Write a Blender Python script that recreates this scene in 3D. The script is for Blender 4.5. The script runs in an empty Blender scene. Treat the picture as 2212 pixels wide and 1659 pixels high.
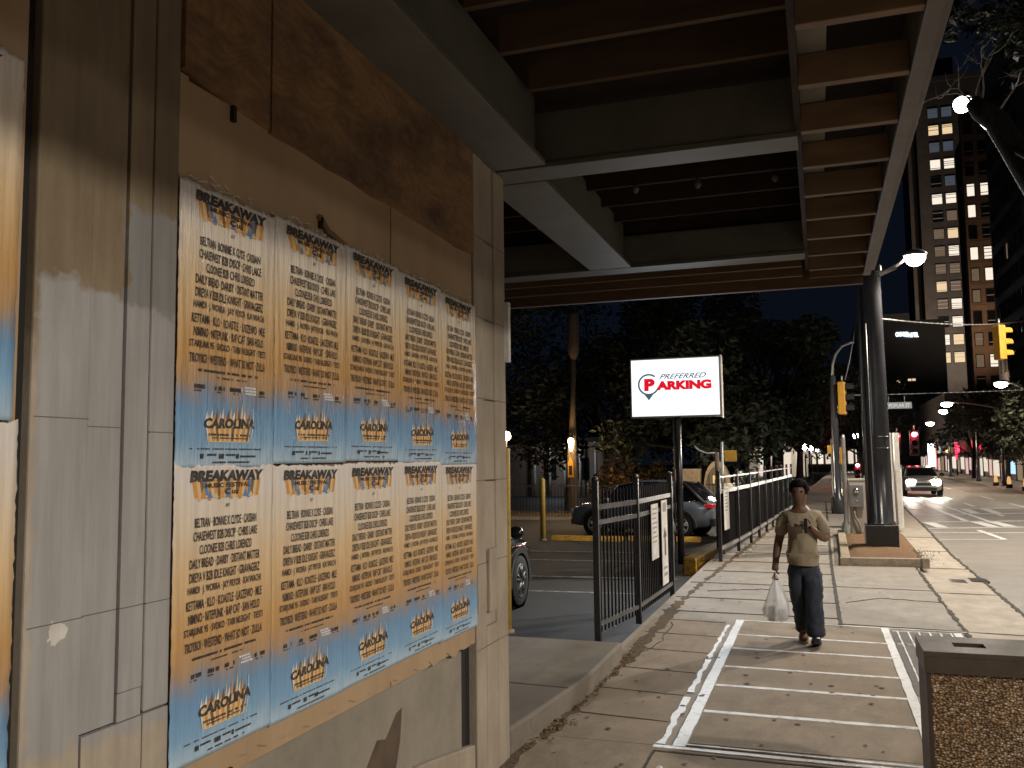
import bpy, bmesh, math, random
from mathutils import Vector, Matrix, noise
R = math.radians
C = bpy.context.scene.collection
SC = bpy.context.scene

# ---------------------------------------------------------------- camera
cd = bpy.data.cameras.new('camera'); cam = bpy.data.objects.new('camera', cd); C.objects.link(cam)
cd.sensor_width = 36; cd.lens = 36 * 1929 / 2212; cd.clip_end = 3000; cd.clip_start = 0.05
yaw, pitch, roll = R(18.9), R(4.9), R(0.7)
f = Vector((-math.sin(yaw) * math.cos(pitch), math.cos(yaw) * math.cos(pitch), math.sin(pitch)))
r = Vector((math.cos(yaw), math.sin(yaw), 0)); u = r.cross(f)
r2 = r * math.cos(roll) - u * math.sin(roll); u2 = u * math.cos(roll) + r * math.sin(roll)
cam.matrix_world = Matrix(((r2.x, u2.x, -f.x, 0), (r2.y, u2.y, -f.y, 0), (r2.z, u2.z, -f.z, 1.9), (0, 0, 0, 1)))
SC.camera = cam
# ---------------------------------------------------------------- night sky, exposure
w = bpy.data.worlds.new('World'); SC.world = w; w.use_nodes = True
bg = w.node_tree.nodes['Background']; bg.inputs[0].default_value = (0.20, 0.30, 0.58, 1); bg.inputs[1].default_value = 0.0135
SC.view_settings.view_transform = 'Standard'; SC.view_settings.look = 'None'
SC.view_settings.exposure = 0; SC.view_settings.gamma = 1
SC.cycles.use_denoising = True
SC.cycles.sample_clamp_indirect = 6
SC.cycles.max_bounces = 6; SC.cycles.diffuse_bounces = 3; SC.cycles.transparent_max_bounces = 12

def lamp_light(name, loc, power, col, parent=None, size=.12, spot=None, aim=None, blend=.5):
    d = bpy.data.lights.new(name, 'SPOT' if spot else 'POINT'); d.energy = power; d.color = col; d.shadow_soft_size = size
    o = bpy.data.objects.new(name, d); C.objects.link(o)
    if parent: o.parent = parent; loc = Vector(loc) - parent.location
    o.location = loc
    if spot:
        d.spot_size = R(spot); d.spot_blend = blend
        o.rotation_euler = (Vector(aim) if aim else Vector((0, 0, -1))).to_track_quat('-Z', 'Y').to_euler()
    return o

# ---------------------------------------------------------------- materials
def s2l(c):
    return tuple(((v / 12.92) if v <= .04045 else ((v + .055) / 1.055) ** 2.4) for v in c)
MATS = {}
def nn(nt, t, **kw):
    n = nt.nodes.new(t)
    for k, v in kw.items(): setattr(n, k, v)
    return n
def M(name, col, rough=.7, metal=0., col2=None, scale=6., detail=6., stretch=(1, 1, 1), bump=0., bscale=40., lo=.35, hi=.65,
      spec=.5, emit=None, strength=0., alpha=1., trans=0., coat=0., rvar=0.):
    if name in MATS: return MATS[name]
    m = bpy.data.materials.new(name); m.use_nodes = True; nt = m.node_tree
    b = nt.nodes['Principled BSDF']; L = nt.links
    b.inputs['Base Color'].default_value = (*col, 1); b.inputs['Roughness'].default_value = rough; b.inputs['Metallic'].default_value = metal
    b.inputs['Specular IOR Level'].default_value = spec; b.inputs['Alpha'].default_value = alpha
    b.inputs['Transmission Weight'].default_value = trans; b.inputs['Coat Weight'].default_value = coat; b.inputs['Coat Roughness'].default_value = .08
    tc = nn(nt, 'ShaderNodeTexCoord'); mp = nn(nt, 'ShaderNodeMapping'); mp.inputs['Scale'].default_value = stretch
    L.new(tc.outputs['Object'], mp.inputs['Vector'])
    if col2:
        n = nn(nt, 'ShaderNodeTexNoise'); n.inputs['Scale'].default_value = scale; n.inputs['Detail'].default_value = detail; n.inputs['Roughness'].default_value = .62
        L.new(mp.outputs[0], n.inputs['Vector'])
        cr = nn(nt, 'ShaderNodeValToRGB'); cr.color_ramp.elements[0].position = lo; cr.color_ramp.elements[1].position = hi
        cr.color_ramp.elements[0].color = (*col2, 1); cr.color_ramp.elements[1].color = (*col, 1)
        L.new(n.outputs[0], cr.inputs[0]); L.new(cr.outputs[0], b.inputs['Base Color'])
        if rvar:
            mr = nn(nt, 'ShaderNodeMapRange'); mr.inputs[3].default_value = rough - rvar; mr.inputs[4].default_value = rough + rvar
            L.new(n.outputs[0], mr.inputs[0]); L.new(mr.outputs[0], b.inputs['Roughness'])
    if bump:
        n2 = nn(nt, 'ShaderNodeTexNoise'); n2.inputs['Scale'].default_value = bscale; n2.inputs['Detail'].default_value = 5
        L.new(mp.outputs[0], n2.inputs['Vector'])
        bp = nn(nt, 'ShaderNodeBump'); bp.inputs['Strength'].default_value = bump; bp.inputs['Distance'].default_value = .02
        L.new(n2.outputs[0], bp.inputs['Height']); L.new(bp.outputs[0], b.inputs['Normal'])
    if emit:
        b.inputs['Emission Color'].default_value = (*emit, 1); b.inputs['Emission Strength'].default_value = strength
    MATS[name] = m
    return m
def E(name, col, strength, sample=False):
    m = M(name, (.02, .02, .02), emit=col, strength=strength)
    if not sample: m.cycles.emission_sampling = 'NONE'
    return m

def node_mat(name):
    m = bpy.data.materials.new(name); m.use_nodes = True; MATS[name] = m
    nt = m.node_tree
    return m, nt, nt.nodes['Principled BSDF'], nt.links
def noise_node(nt, vec, scale, detail=5, rough=.6):
    n = nn(nt, 'ShaderNodeTexNoise'); n.inputs['Scale'].default_value = scale; n.inputs['Detail'].default_value = detail; n.inputs['Roughness'].default_value = rough
    nt.links.new(vec, n.inputs['Vector']); return n.outputs[0]
def ramp(nt, fac, stops):
    c = nn(nt, 'ShaderNodeValToRGB'); e = c.color_ramp.elements
    e[0].position, e[0].color = stops[0][0], (*stops[0][1], 1); e[1].position, e[1].color = stops[1][0], (*stops[1][1], 1)
    for p, col in stops[2:]:
        x = e.new(p); x.color = (*col, 1)
    nt.links.new(fac, c.inputs[0]); return c.outputs[0]
def mix(nt, fac, a, b, mode='MIX'):
    m = nn(nt, 'ShaderNodeMix', data_type='RGBA', blend_type=mode)
    for s, v in ((0, fac), (6, a), (7, b)):
        if isinstance(v, (int, float)): m.inputs[s].default_value = v
        elif isinstance(v, tuple): m.inputs[s].default_value = (*v, 1)
        else: nt.links.new(v, m.inputs[s])
    return m.outputs[2]
def mth(nt, op, a, b=0., clamp=False):
    m = nn(nt, 'ShaderNodeMath', operation=op, use_clamp=clamp)
    for i, v in enumerate((a, b)):
        if isinstance(v, (int, float)): m.inputs[i].default_value = v
        else: nt.links.new(v, m.inputs[i])
    return m.outputs[0]
def band(nt, x, a, b, soft):
    """1 between a and b along x, soft edges"""
    up = nn(nt, 'ShaderNodeMapRange', clamp=True); up.inputs[1].default_value = a - soft; up.inputs[2].default_value = a + soft
    dn = nn(nt, 'ShaderNodeMapRange', clamp=True); dn.inputs[1].default_value = b - soft; dn.inputs[2].default_value = b + soft; dn.inputs[3].default_value = 1; dn.inputs[4].default_value = 0
    nt.links.new(x, up.inputs[0]); nt.links.new(x, dn.inputs[0])
    return mth(nt, 'MULTIPLY', up.outputs[0], dn.outputs[0])
def bumpn(nt, b, h, s=.4, dist=.02):
    bp = nn(nt, 'ShaderNodeBump'); bp.inputs['Strength'].default_value = s; bp.inputs['Distance'].default_value = dist
    nt.links.new(h, bp.inputs['Height']); nt.links.new(bp.outputs[0], b.inputs['Normal'])
def coords(nt, which='Object'):
    t = nn(nt, 'ShaderNodeTexCoord'); return t.outputs[which]
def mapped(nt, vec, scale, rot=(0, 0, 0)):
    m = nn(nt, 'ShaderNodeMapping'); m.inputs['Scale'].default_value = scale; m.inputs['Rotation'].default_value = rot
    nt.links.new(vec, m.inputs['Vector']); return m.outputs[0]
def xyz(nt, vec):
    s = nn(nt, 'ShaderNodeSeparateXYZ'); nt.links.new(vec, s.inputs[0]); return s.outputs

# pavement, lot and road -------------------------------------------------
def ground_mat(name, base, dark, stain, rough, grain=160, bump=.25, gloss_var=.1):
    m, nt, b, L = node_mat(name); v = coords(nt)
    big = noise_node(nt, v, .8, 4); mid = noise_node(nt, mapped(nt, v, (1.6, .7, 1)), 3.2, 7, .68); fine = noise_node(nt, v, grain, 3)
    c = ramp(nt, mid, [(.33, dark), (.62, base)])
    c = mix(nt, mth(nt, 'MULTIPLY', ramp(nt, big, [(.46, (0, 0, 0)), (.62, (1, 1, 1))]), .75), c, stain)
    c = mix(nt, .35, c, ramp(nt, fine, [(.3, (.35, .35, .35)), (.7, (1.0, 1.0, 1.0))]), 'MULTIPLY')
    sp = noise_node(nt, v, 9, 2)
    c = mix(nt, ramp(nt, sp, [(.70, (0, 0, 0)), (.76, (.7, .7, .7))]), c, tuple(x * .35 for x in dark))
    c = mix(nt, .28, c, ramp(nt, noise_node(nt, mapped(nt, v, (.8, 1.4, 1)), 1.7, 6, .7), [(.36, (.50, .48, .45)), (.60, (1, 1, 1))]), 'MULTIPLY')
    L.new(c, b.inputs['Base Color'])
    rr = nn(nt, 'ShaderNodeMapRange'); rr.inputs[3].default_value = rough - gloss_var; rr.inputs[4].default_value = rough + gloss_var
    L.new(mid, rr.inputs[0]); L.new(rr.outputs[0], b.inputs['Roughness'])
    bumpn(nt, b, fine, bump, .006)
    return m
m_walk = ground_mat('pavement concrete', (.40, .36, .31), (.29, .26, .22), (.34, .30, .26), .8)
m_walk_dark = ground_mat('aged aggregate', (.37, .295, .215), (.25, .195, .14), (.30, .235, .17), .85, 110, .4)
m_asphalt = ground_mat('parking asphalt', (.042, .040, .039), (.024, .023, .023), (.034, .032, .031), .75, 140, .4)
m_road = ground_mat('worn road asphalt', (.29, .265, .235), (.225, .205, .18), (.255, .23, .205), .55, 130, .25, .12)
m_gutter = ground_mat('gutter concrete', (.50, .44, .36), (.36, .31, .25), (.40, .34, .27), .8)
m_step = ground_mat('step concrete', (.25, .215, .17), (.165, .14, .11), (.20, .17, .135), .8)
m_ground = M('bare dark ground', (.05, .045, .035), .95, col2=(.03, .03, .025))
m_joint = M('joint dirt', (.035, .03, .025), .95, col2=(.08, .07, .055), scale=14)
m_dirt = M('soil and dead leaves', (.16, .11, .06), .95, col2=(.06, .04, .025), scale=30, bump=.8, bscale=60)
m_mulch = M('pine straw mulch', (.27, .155, .075), .95, col2=(.11, .06, .03), scale=40, stretch=(.5, 2.2, 1), bump=1., bscale=70)
m_paint = M('worn white road paint', (.72, .71, .68), .6, col2=(.40, .38, .35), scale=22, lo=.32, hi=.5)
m_tape = M('fresh white pavement paint', (.82, .83, .84), .5, col2=(.52, .52, .52), scale=16, lo=.3, hi=.48)
m_tape_thin = M('scuffed pavement paint', (.84, .84, .84), .6, col2=(.50, .47, .43), scale=9, lo=.33, hi=.52)
m_yellow = M('yellow kerb paint', (.50, .27, .03), .6, col2=(.24, .14, .035), scale=9, lo=.38, hi=.55)
m_yellow_post = M('yellow steel post', (.55, .36, .08), .45, col2=(.36, .22, .05), scale=12, lo=.3, hi=.5)
m_kerb = M('kerb concrete', (.36, .30, .22), .85, col2=(.22, .18, .13), scale=10, bump=.3)

# building ---------------------------------------------------------------
m_cement = M('cast concrete', (.37, .31, .235), .85, col2=(.27, .222, .165), scale=4, stretch=(1, 1, .45), bump=.25, bscale=90)
def pilaster_mat():
    m, nt, b, L = node_mat('concrete with grey cover paint'); v = coords(nt, 'Object'); s = xyz(nt, v)
    n1 = noise_node(nt, mapped(nt, v, (1, 1, .5)), 4, 6); n2 = noise_node(nt, v, 11, 5)
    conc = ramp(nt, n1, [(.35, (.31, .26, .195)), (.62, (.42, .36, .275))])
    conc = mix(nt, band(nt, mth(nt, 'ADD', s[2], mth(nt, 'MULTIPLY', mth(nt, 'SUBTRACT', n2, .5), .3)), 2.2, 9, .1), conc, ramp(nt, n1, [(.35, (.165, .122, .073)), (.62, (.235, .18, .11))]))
    grey = ramp(nt, n1, [(.3, (.28, .268, .255)), (.68, (.345, .332, .315))])
    grey2 = ramp(nt, n1, [(.3, (.19, .183, .17)), (.7, (.235, .228, .215))])
    wob = mth(nt, 'MULTIPLY', mth(nt, 'SUBTRACT', n2, .5), .16)
    z = mth(nt, 'ADD', s[2], wob)  # added light with no fixture, lifts the dark facade
    zt = mth(nt, 'ADD', z, mth(nt, 'MULTIPLY', mth(nt, 'SUBTRACT', s[1], 2.1), .10))
    c = mix(nt, mth(nt, 'MULTIPLY', band(nt, z, 2.30, 2.70, .012), band(nt, mth(nt, 'ADD', s[1], wob), 2.135, 9, .006)), conc, grey2)
    c = mix(nt, mth(nt, 'MULTIPLY', band(nt, zt, 1.13, 2.40, .014), band(nt, mth(nt, 'ADD', s[1], mth(nt, 'MULTIPLY', wob, .4)), 1.818, 9, .008)), c, grey)
    chip = ramp(nt, noise_node(nt, v, 7, 4), [(.655, (0, 0, 0)), (.67, (1, 1, 1))])
    low = band(nt, s[2], .9, 1.5, .05)
    c = mix(nt, mth(nt, 'MULTIPLY', mth(nt, 'MULTIPLY', chip, low), band(nt, s[1], 1.0, 1.97, .03)), c, (.62, .58, .52))
    c = mix(nt, .5, c, ramp(nt, noise_node(nt, mapped(nt, v, (1, 9, .7)), 2.4, 5, .65), [(.34, (.66, .63, .6)), (.6, (1, 1, 1))]), 'MULTIPLY')
    L.new(c, b.inputs['Base Color']); b.inputs['Roughness'].default_value = .7
    bumpn(nt, b, noise_node(nt, v, 60, 4), .18, .008)
    return m
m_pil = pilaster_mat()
m_ply = M('weathered tan plywood', (.40, .28, .165), .7, col2=(.32, .215, .12), scale=2.4, stretch=(1, 1, .35), bump=.12, bscale=30)
def grain_mat(name, a, b_, c_):
    m, nt, b, L = node_mat(name); v = coords(nt)
    big = noise_node(nt, mapped(nt, v, (1, .8, 1.6)), 1.9, 4, .7)
    warp = noise_node(nt, mapped(nt, v, (1, .5, 1.0)), 2.2, 2)
    rings = mth(nt, 'SINE', mth(nt, 'MULTIPLY', mth(nt, 'ADD', warp, mth(nt, 'MULTIPLY', big, .25)), 150.))
    g = ramp(nt, mth(nt, 'ADD', mth(nt, 'MULTIPLY', rings, .5), .5), [(.0, tuple(.55 * p + .45 * q for p, q in zip(a, b_))), (.75, b_)])
    blot = ramp(nt, big, [(.36, (0, 0, 0)), (.58, (1, 1, 1))])
    c = mix(nt, blot, c_, g)
    c = mix(nt, .6, c, ramp(nt, noise_node(nt, mapped(nt, v, (1, .4, 2.4)), 9, 4), [(.3, (.5, .5, .5)), (.66, (1, 1, 1))]), 'MULTIPLY')
    L.new(c, b.inputs['Base Color']); b.inputs['Roughness'].default_value = .75
    return m
m_dply = grain_mat('bare brown plywood', (.20, .105, .045), (.30, .17, .075), (.10, .05, .024))
m_gwall = M('grey rendered wall', (.27, .235, .185), .8, col2=(.20, .175, .135), scale=3, bump=.15)
m_peel = M('peeled brown patch', (.105, .07, .045), .8, col2=(.06, .04, .025), scale=8)
m_dark = M('black gap', (.012, .010, .008), .9)
m_steel = M('painted steel beam', (.115, .108, .088), .6, col2=(.085, .08, .064), scale=3)
m_rafter = M('brown painted timber', (.135, .075, .034), .7, col2=(.085, .046, .021), scale=4, stretch=(.4, 2, 2))
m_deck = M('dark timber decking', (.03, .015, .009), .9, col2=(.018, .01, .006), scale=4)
m_soffit = M('grey soffit board', (.22, .20, .165), .7, col2=(.17, .155, .125), scale=5)
m_fascia = M('painted fascia', (.11, .09, .068), .6, col2=(.08, .065, .05), scale=4)
# objects -----------------------------------------------------------------
m_black = M('black painted metal', (.018, .018, .020), .32, col2=(.03, .03, .032), scale=12, spec=.6)
m_rail = M('scuffed black rail', (.05, .05, .052), .28, spec=.8, col2=(.12, .12, .12), scale=10)
m_pole = M('dark glossy pole', (.045, .046, .052), .24, spec=.8, col2=(.028, .028, .032), scale=5, stretch=(1, 1, .3), rvar=.08)
m_galv = M('galvanised steel', (.36, .35, .33), .4, metal=.6, col2=(.26, .25, .24), scale=9)
m_cab = M('pale grey cabinet', (.50, .46, .40), .45, col2=(.42, .385, .335), scale=4)
m_meter = M('mid grey meter box', (.21, .21, .215), .5, col2=(.17, .17, .175), scale=6)
m_glass = M('dark window glass', (.01, .011, .013), .05, spec=.8)
m_chrome = M('bright chrome trim', (.7, .7, .7), .14, metal=1)
m_rubber = M('black tyre rubber', (.016, .016, .016), .85, bump=.2)
m_clad = M('black plastic cladding', (.03, .03, .031), .55)
m_white = M('white painted sheet', (.72, .70, .66), .5, col2=(.58, .56, .52), scale=7)
m_wood = M('weathered pole timber', (.16, .115, .075), .85, col2=(.09, .065, .045), scale=8, stretch=(3, 3, .3), bump=.5)
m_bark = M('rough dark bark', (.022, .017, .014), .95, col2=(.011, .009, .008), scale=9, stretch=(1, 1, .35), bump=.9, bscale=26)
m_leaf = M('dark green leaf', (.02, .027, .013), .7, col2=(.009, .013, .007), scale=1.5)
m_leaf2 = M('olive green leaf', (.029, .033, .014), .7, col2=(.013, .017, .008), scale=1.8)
m_sig = M('signal yellow enamel', (.52, .27, .03), .45, col2=(.44, .22, .025), scale=6)
m_litter = M('white paper litter', (.7, .7, .68), .7)
m_red = M('sign red', (.55, .02, .02), .5)
m_ink = M('black printing ink', (.045, .038, .034), .5, col2=(.11, .088, .068), scale=20, lo=.3, hi=.5)

# ---------------------------------------------------------------- mesh builder
class B:
    def __init__(s): s.v = []; s.f = []; s.m = []; s.sm = []
    def add(s, vs, fs, mat=0, smooth=False):
        o = len(s.v); s.v += [tuple(x) for x in vs]
        for q in fs: s.f.append(tuple(o + i for i in q)); s.m.append(mat); s.sm.append(smooth)
        return s
    def box(s, x0, x1, y0, y1, z0, z1, mat=0, bev=0.):
        if bev <= 0:
            return s.add([(x0, y0, z0), (x1, y0, z0), (x1, y1, z0), (x0, y1, z0), (x0, y0, z1), (x1, y0, z1), (x1, y1, z1), (x0, y1, z1)],
                  [(0, 3, 2, 1), (4, 5, 6, 7), (0, 1, 5, 4), (1, 2, 6, 5), (2, 3, 7, 6), (3, 0, 4, 7)], mat)
        bm = bmesh.new(); bmesh.ops.create_cube(bm, size=1)
        for v in bm.verts: v.co = ((x0 + x1) / 2 + v.co.x * (x1 - x0), (y0 + y1) / 2 + v.co.y * (y1 - y0), (z0 + z1) / 2 + v.co.z * (z1 - z0))
        bmesh.ops.bevel(bm, geom=list(bm.edges), offset=bev, segments=2, affect='EDGES', profile=.5)
        return s.bm(bm, mat)
    def bm(s, bm, mat=0, smooth=False):
        bm.verts.index_update()
        s.add([v.co[:] for v in bm.verts], [[v.index for v in q.verts] for q in bm.faces], mat, smooth); bm.free(); return s
    def mesh(s, me, mat=0, smooth=True, xf=None):
        vs = [(xf @ v.co if xf else v.co)[:] for v in me.vertices]
        return s.add(vs, [tuple(p.vertices) for p in me.polygons], mat, smooth)
    def tube(s, pts, rad, n=10, mat=0, cap=True, smooth=True):
        pts = [Vector(p) for p in pts]; rad = rad if isinstance(rad, (list, tuple)) else [rad] * len(pts)
        vs = []; fs = []; pr = None
        for i, p in enumerate(pts):
            t = (pts[min(i + 1, len(pts) - 1)] - pts[max(i - 1, 0)]).normalized()
            if pr is None:
                a = Vector((0, 0, 1)) if abs(t.z) < .9 else Vector((1, 0, 0)); pr = (a - t * a.dot(t)).normalized()
            else: pr = (pr - t * pr.dot(t)).normalized()
            q = t.cross(pr)
            for k in range(n):
                a = 2 * math.pi * k / n; vs.append(p + (pr * math.cos(a) + q * math.sin(a)) * rad[i])
        for i in range(len(pts) - 1):
            for k in range(n):
                a, b = i * n + k, i * n + (k + 1) % n; fs.append((a, b, b + n, a + n))
        s.add(vs, fs, mat, smooth)
        if cap:
            o = len(s.v) - len(vs)
            s.f += [tuple(o + k for k in reversed(range(n))), tuple(o + len(vs) - n + k for k in range(n))]; s.m += [mat] * 2; s.sm += [False] * 2
        return s
    def lathe(s, prof, c=(0, 0, 0), n=20, mat=0, smooth=True, axis='Z'):
        vs = []; fs = []
        for rr, h in prof:
            for k in range(n):
                a = 2 * math.pi * k / n; x, y = rr * math.cos(a), rr * math.sin(a)
                p = (x, y, h) if axis == 'Z' else ((x, h, y) if axis == 'Y' else (h, x, y))
                vs.append((c[0] + p[0], c[1] + p[1], c[2] + p[2]))
        for i in range(len(prof) - 1):
            for k in range(n):
                a, b = i * n + k, i * n + (k + 1) % n; fs.append((a, b, b + n, a + n))
        s.add(vs, fs, mat, smooth); o = len(s.v) - len(vs)
        if prof[0][0] > 1e-5: s.f.append(tuple(o + k for k in range(n))); s.m.append(mat); s.sm.append(False)
        if prof[-1][0] > 1e-5: s.f.append(tuple(o + len(vs) - n + k for k in range(n))); s.m.append(mat); s.sm.append(False)
        return s
    def prism(s, poly, d0, d1, axis='X', mat=0):
        """poly of 2-d points; axis X: (y,z) extruded along x, Y: (x,z), Z: (x,y)"""
        n = len(poly)
        mk = {'X': lambda p, d: (d, p[0], p[1]), 'Y': lambda p, d: (p[0], d, p[1]), 'Z': lambda p, d: (p[0], p[1], d)}[axis]
        vs = [mk(p, d0) for p in poly] + [mk(p, d1) for p in poly]
        return s.add(vs, [tuple(range(n)), tuple(range(2 * n - 1, n - 1, -1))] + [(i, (i + 1) % n, n + (i + 1) % n, n + i) for i in range(n)], mat)
    def build(s, name, mats, parent=None, bev=0., fix=True):
        off = parent_loc(parent)
        me = bpy.data.meshes.new(name); me.from_pydata([(x - off[0], y - off[1], z - off[2]) for x, y, z in s.v], [], s.f)
        for m in (mats if isinstance(mats, (list, tuple)) else [mats]): me.materials.append(m)
        me.polygons.foreach_set('material_index', s.m); me.polygons.foreach_set('use_smooth', s.sm)
        if fix:
            bm = bmesh.new(); bm.from_mesh(me); bmesh.ops.recalc_face_normals(bm, faces=bm.faces); bm.to_mesh(me); bm.free()
        me.update()
        o = bpy.data.objects.new(name, me); C.objects.link(o)
        if parent: o.parent = parent
        if bev:
            md = o.modifiers.new('bevel', 'BEVEL'); md.width = bev; md.segments = 2; md.limit_method = 'ANGLE'
        return o
def parent_loc(p):
    v = Vector((0, 0, 0))
    while p: v += p.location; p = p.parent
    return v
def tag(o, label=None, cat=None, group=None, kind=None):
    for k, v in (('label', label), ('category', cat), ('group', group), ('kind', kind)):
        if v: o[k] = v
    return o
def thing(name, loc, label, cat, group=None):
    o = bpy.data.objects.new(name, None); C.objects.link(o); o.location = loc; o.empty_display_size = .2
    return tag(o, label, cat, group)
def rect(x0, x1, y0, y1, z, mat, name, parent=None, kind='structure'):
    o = B().box(x0, x1, y0, y1, z - .02, z, 0).build(name, mat, parent)
    if not parent: tag(o, kind=kind)
    return o
def dup(root, loc, rotz=None, label=None, scale=None):
    r_ = root.copy(); C.objects.link(r_); r_.location = loc
    if rotz is not None: r_.rotation_euler = (0, 0, rotz)
    if scale is not None: r_.scale = scale
    if label: r_['label'] = label
    for ch in list(root.children):
        c = ch.copy(); C.objects.link(c); c.parent = r_
        for g in ch.children:
            d = g.copy(); C.objects.link(d); d.parent = c
    return r_
# ---- lettering: built-in font turned into flat mesh pieces ---------------
_tc = {}
def glyphs(txt, bold=.0, res=2):
    k = (txt, bold, res)
    if k not in _tc:
        cu = bpy.data.curves.new('lettering', 'FONT'); cu.body = txt; cu.size = 1; cu.resolution_u = res; cu.offset = bold; cu.fill_mode = 'FRONT'
        ob = bpy.data.objects.new('lettering', cu); C.objects.link(ob)
        dg = bpy.context.evaluated_depsgraph_get(); dg.update(); ev = ob.evaluated_get(dg); me = ev.to_mesh()
        vs = [v.co.copy() for v in me.vertices]; fs = [tuple(p.vertices) for p in me.polygons]
        ev.to_mesh_clear(); bpy.data.objects.remove(ob); bpy.data.curves.remove(cu)
        x0 = min(v.x for v in vs); x1 = max(v.x for v in vs); y0 = min(v.y for v in vs); y1 = max(v.y for v in vs)
        _tc[k] = ([((v.x - x0) / (x1 - x0), (v.y - y0) / (y1 - y0)) for v in vs], fs, (x1 - x0) / (y1 - y0))
    return _tc[k]
# ================================================================ the ground
tag(B().box(-200, 300, -60, 420, -1.2, -1.0).build('ground', m_ground), kind='structure')
def sheet(name, left, right, mat, thick=.3):
    """strip between two polylines [(x,y,z)] of equal length"""
    b = B(); n = len(left)
    vs = [p for p in left] + [p for p in right] + [(p[0], p[1], p[2] - thick) for p in left] + [(p[0], p[1], p[2] - thick) for p in right]
    fs = []
    for i in range(n - 1):
        fs += [(i, i + 1, n + i + 1, n + i), (2 * n + i, 3 * n + i, 3 * n + i + 1, 2 * n + i + 1), (i, 2 * n + i, 2 * n + i + 1, i + 1), (n + i, n + i + 1, 3 * n + i + 1, 3 * n + i)]
    fs += [(0, n, 3 * n, 2 * n), (n - 1, 3 * n - 1, 4 * n - 1, 2 * n - 1)]
    b.add(vs, fs)
    return tag(b.build(name, mat), kind='structure')
KY = [-14, 9, 14, 20, 27, 35, 60, 140]
KX = [.95, 1.42, 1.47, 1.56, 1.82, 2.06, 2.9, 5.4]
def kx(y):
    for a, b, c, d in zip(KY, KY[1:], KX, KX[1:]):
        if y <= b: return c + (d - c) * (y - a) / (b - a)
    return KX[-1]
WL = [-2.02, -2.02, -2.02, -2.02, -1.75, -1.4, -.6, 1.8]
sheet('sidewalk', [(x, y, 0) for x, y in zip(WL, KY)], [(x, y, 0) for x, y in zip(KX, KY)], m_walk, .9)
sheet('gutter', [(x, y, -.075) for x, y in zip(KX, KY)], [(x + .86, y, -.10) for x, y in zip(KX, KY)], m_gutter, .6)
RX = [9.6, 9.6, 9.6, 9.6, 9.6, 9.6, 9.7, 10.6]
sheet('road', [(x + .86, y, -.115) for x, y in zip(KX, KY)], [(x, y, -.10) for x, y in zip(RX, KY)], m_road, .6)
sheet('far_pavement', [(x, y, .03) for x, y in zip(RX, KY)], [(x + 7, y, .03) for x, y in zip(RX, KY)], m_walk, .8)
# the lot falls gently away from the street
LY = [5.6, 12, 18, 26, 40, 75]
sheet('parking_lot', [(-34, y, -.02 - .015 * min(y - 3, 26)) for y in LY], [(-2.03 + max(0, (y - 20)) * .02, y, -.02 - .015 * min(y - 3, 26)) for y in LY], m_asphalt, .4)
def lotz(y): return -.02 - .015 * min(y - 3, 26)

# pale strip of earth under the back fence of the lot
for nm, x0, x1, y0, y1, m_, h in (('earth_bank', -24, -6.2, 33.5, 37, m_dirt, .06), ('lot_kerb', -24, -6.2, 33.1, 33.5, m_kerb, .12)):
    tag(B().box(x0, x1, y0, y1, lotz(34) - .3, lotz(34) + h).build(nm, m_), kind='structure')

# darker aged aggregate panel with painted joints (the laid-out rectangle)
sh = B()
ys = [6.16, 6.99, 7.81, 8.52, 9.34, 10.05, 10.93]
tag(B().box(-.90, .58, 6.2, 10.9, -.01, .004).build('aggregate_paving', m_walk_dark), kind='structure')
tag(B().box(-1.95, -1.10, 6.1, 10.86, -.01, .003).build('worn_paving', m_walk_dark), kind='structure')
tag(B().box(-1.95, 1.1, -12, 6.09, -.01, .003).build('near_paving', m_walk_dark), kind='structure')
random.seed(3)
def stripe(b, p0, p1, w, z0, z1, rag=0., seg=.12, mat=0):
    """painted line with slightly uneven edges"""
    p0, p1 = Vector(p0), Vector(p1); d = p1 - p0; n = max(2, int(d.length / seg)); t = d.normalized(); q = Vector((-t.y, t.x))
    vs = []
    for i in range(n + 1):
        c = p0 + d * i / n
        for sgn in (-1, 1):
            e = c + q * sgn * (w / 2 + random.uniform(-rag, rag)); vs += [(e.x, e.y, z0), (e.x, e.y, z1)]
    fs = []
    for i in range(n):
        a = i * 4; b_ = a + 4
        fs += [(a + 1, a + 3, b_ + 3, b_ + 1), (a, a + 1, b_ + 1, b_), (a + 2, b_ + 2, b_ + 3, a + 3)]
    b.add(vs, fs, mat)
def mark(name, segs, mat, z=.008, rag=.004, label=None):
    b = B()
    for p0, p1, w_ in segs: stripe(b, p0, p1, w_, z - .006, z, rag)
    return tag(b.build(name, mat, fix=True), kind='structure')
mark('pavement_line', [((-.955, 6.10), (-.955, 10.95), .085)], m_tape, .009)
mark('pavement_line', [((-1.075, 6.12), (-1.072, 7.35), .05), ((-1.073, 7.5), (-1.07, 8.75), .045), ((-1.07, 8.8), (-1.066, 10.6), .035)], m_tape, .008, .016)
mark('pavement_line', [((-1.12, 6.07), (.60, 6.03), .05)], m_tape, .0085)
mark('pavement_line', [((-.98, 6.155), (.60, 6.12), .022)], m_tape_thin, .0095)
for i, y in enumerate(ys[1:-1]):
    mark('pavement_line', [((-.90, y), (.585, y - .03 - .015 * i), .062 if i < 2 else .05)], m_tape_thin, .0085, .006)
mark('pavement_line', [((-.98, 10.93), (1.42, 10.80), .03)], m_tape_thin, .0085, .008)
mark('pavement_line', [((.618, 5.4), (.60, 10.85), .075)], m_tape, .0095)
mark('pavement_line', [((1.30, 10.35), (1.31, 10.72), .075)], m_tape, .0095)
gr = B()
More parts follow.
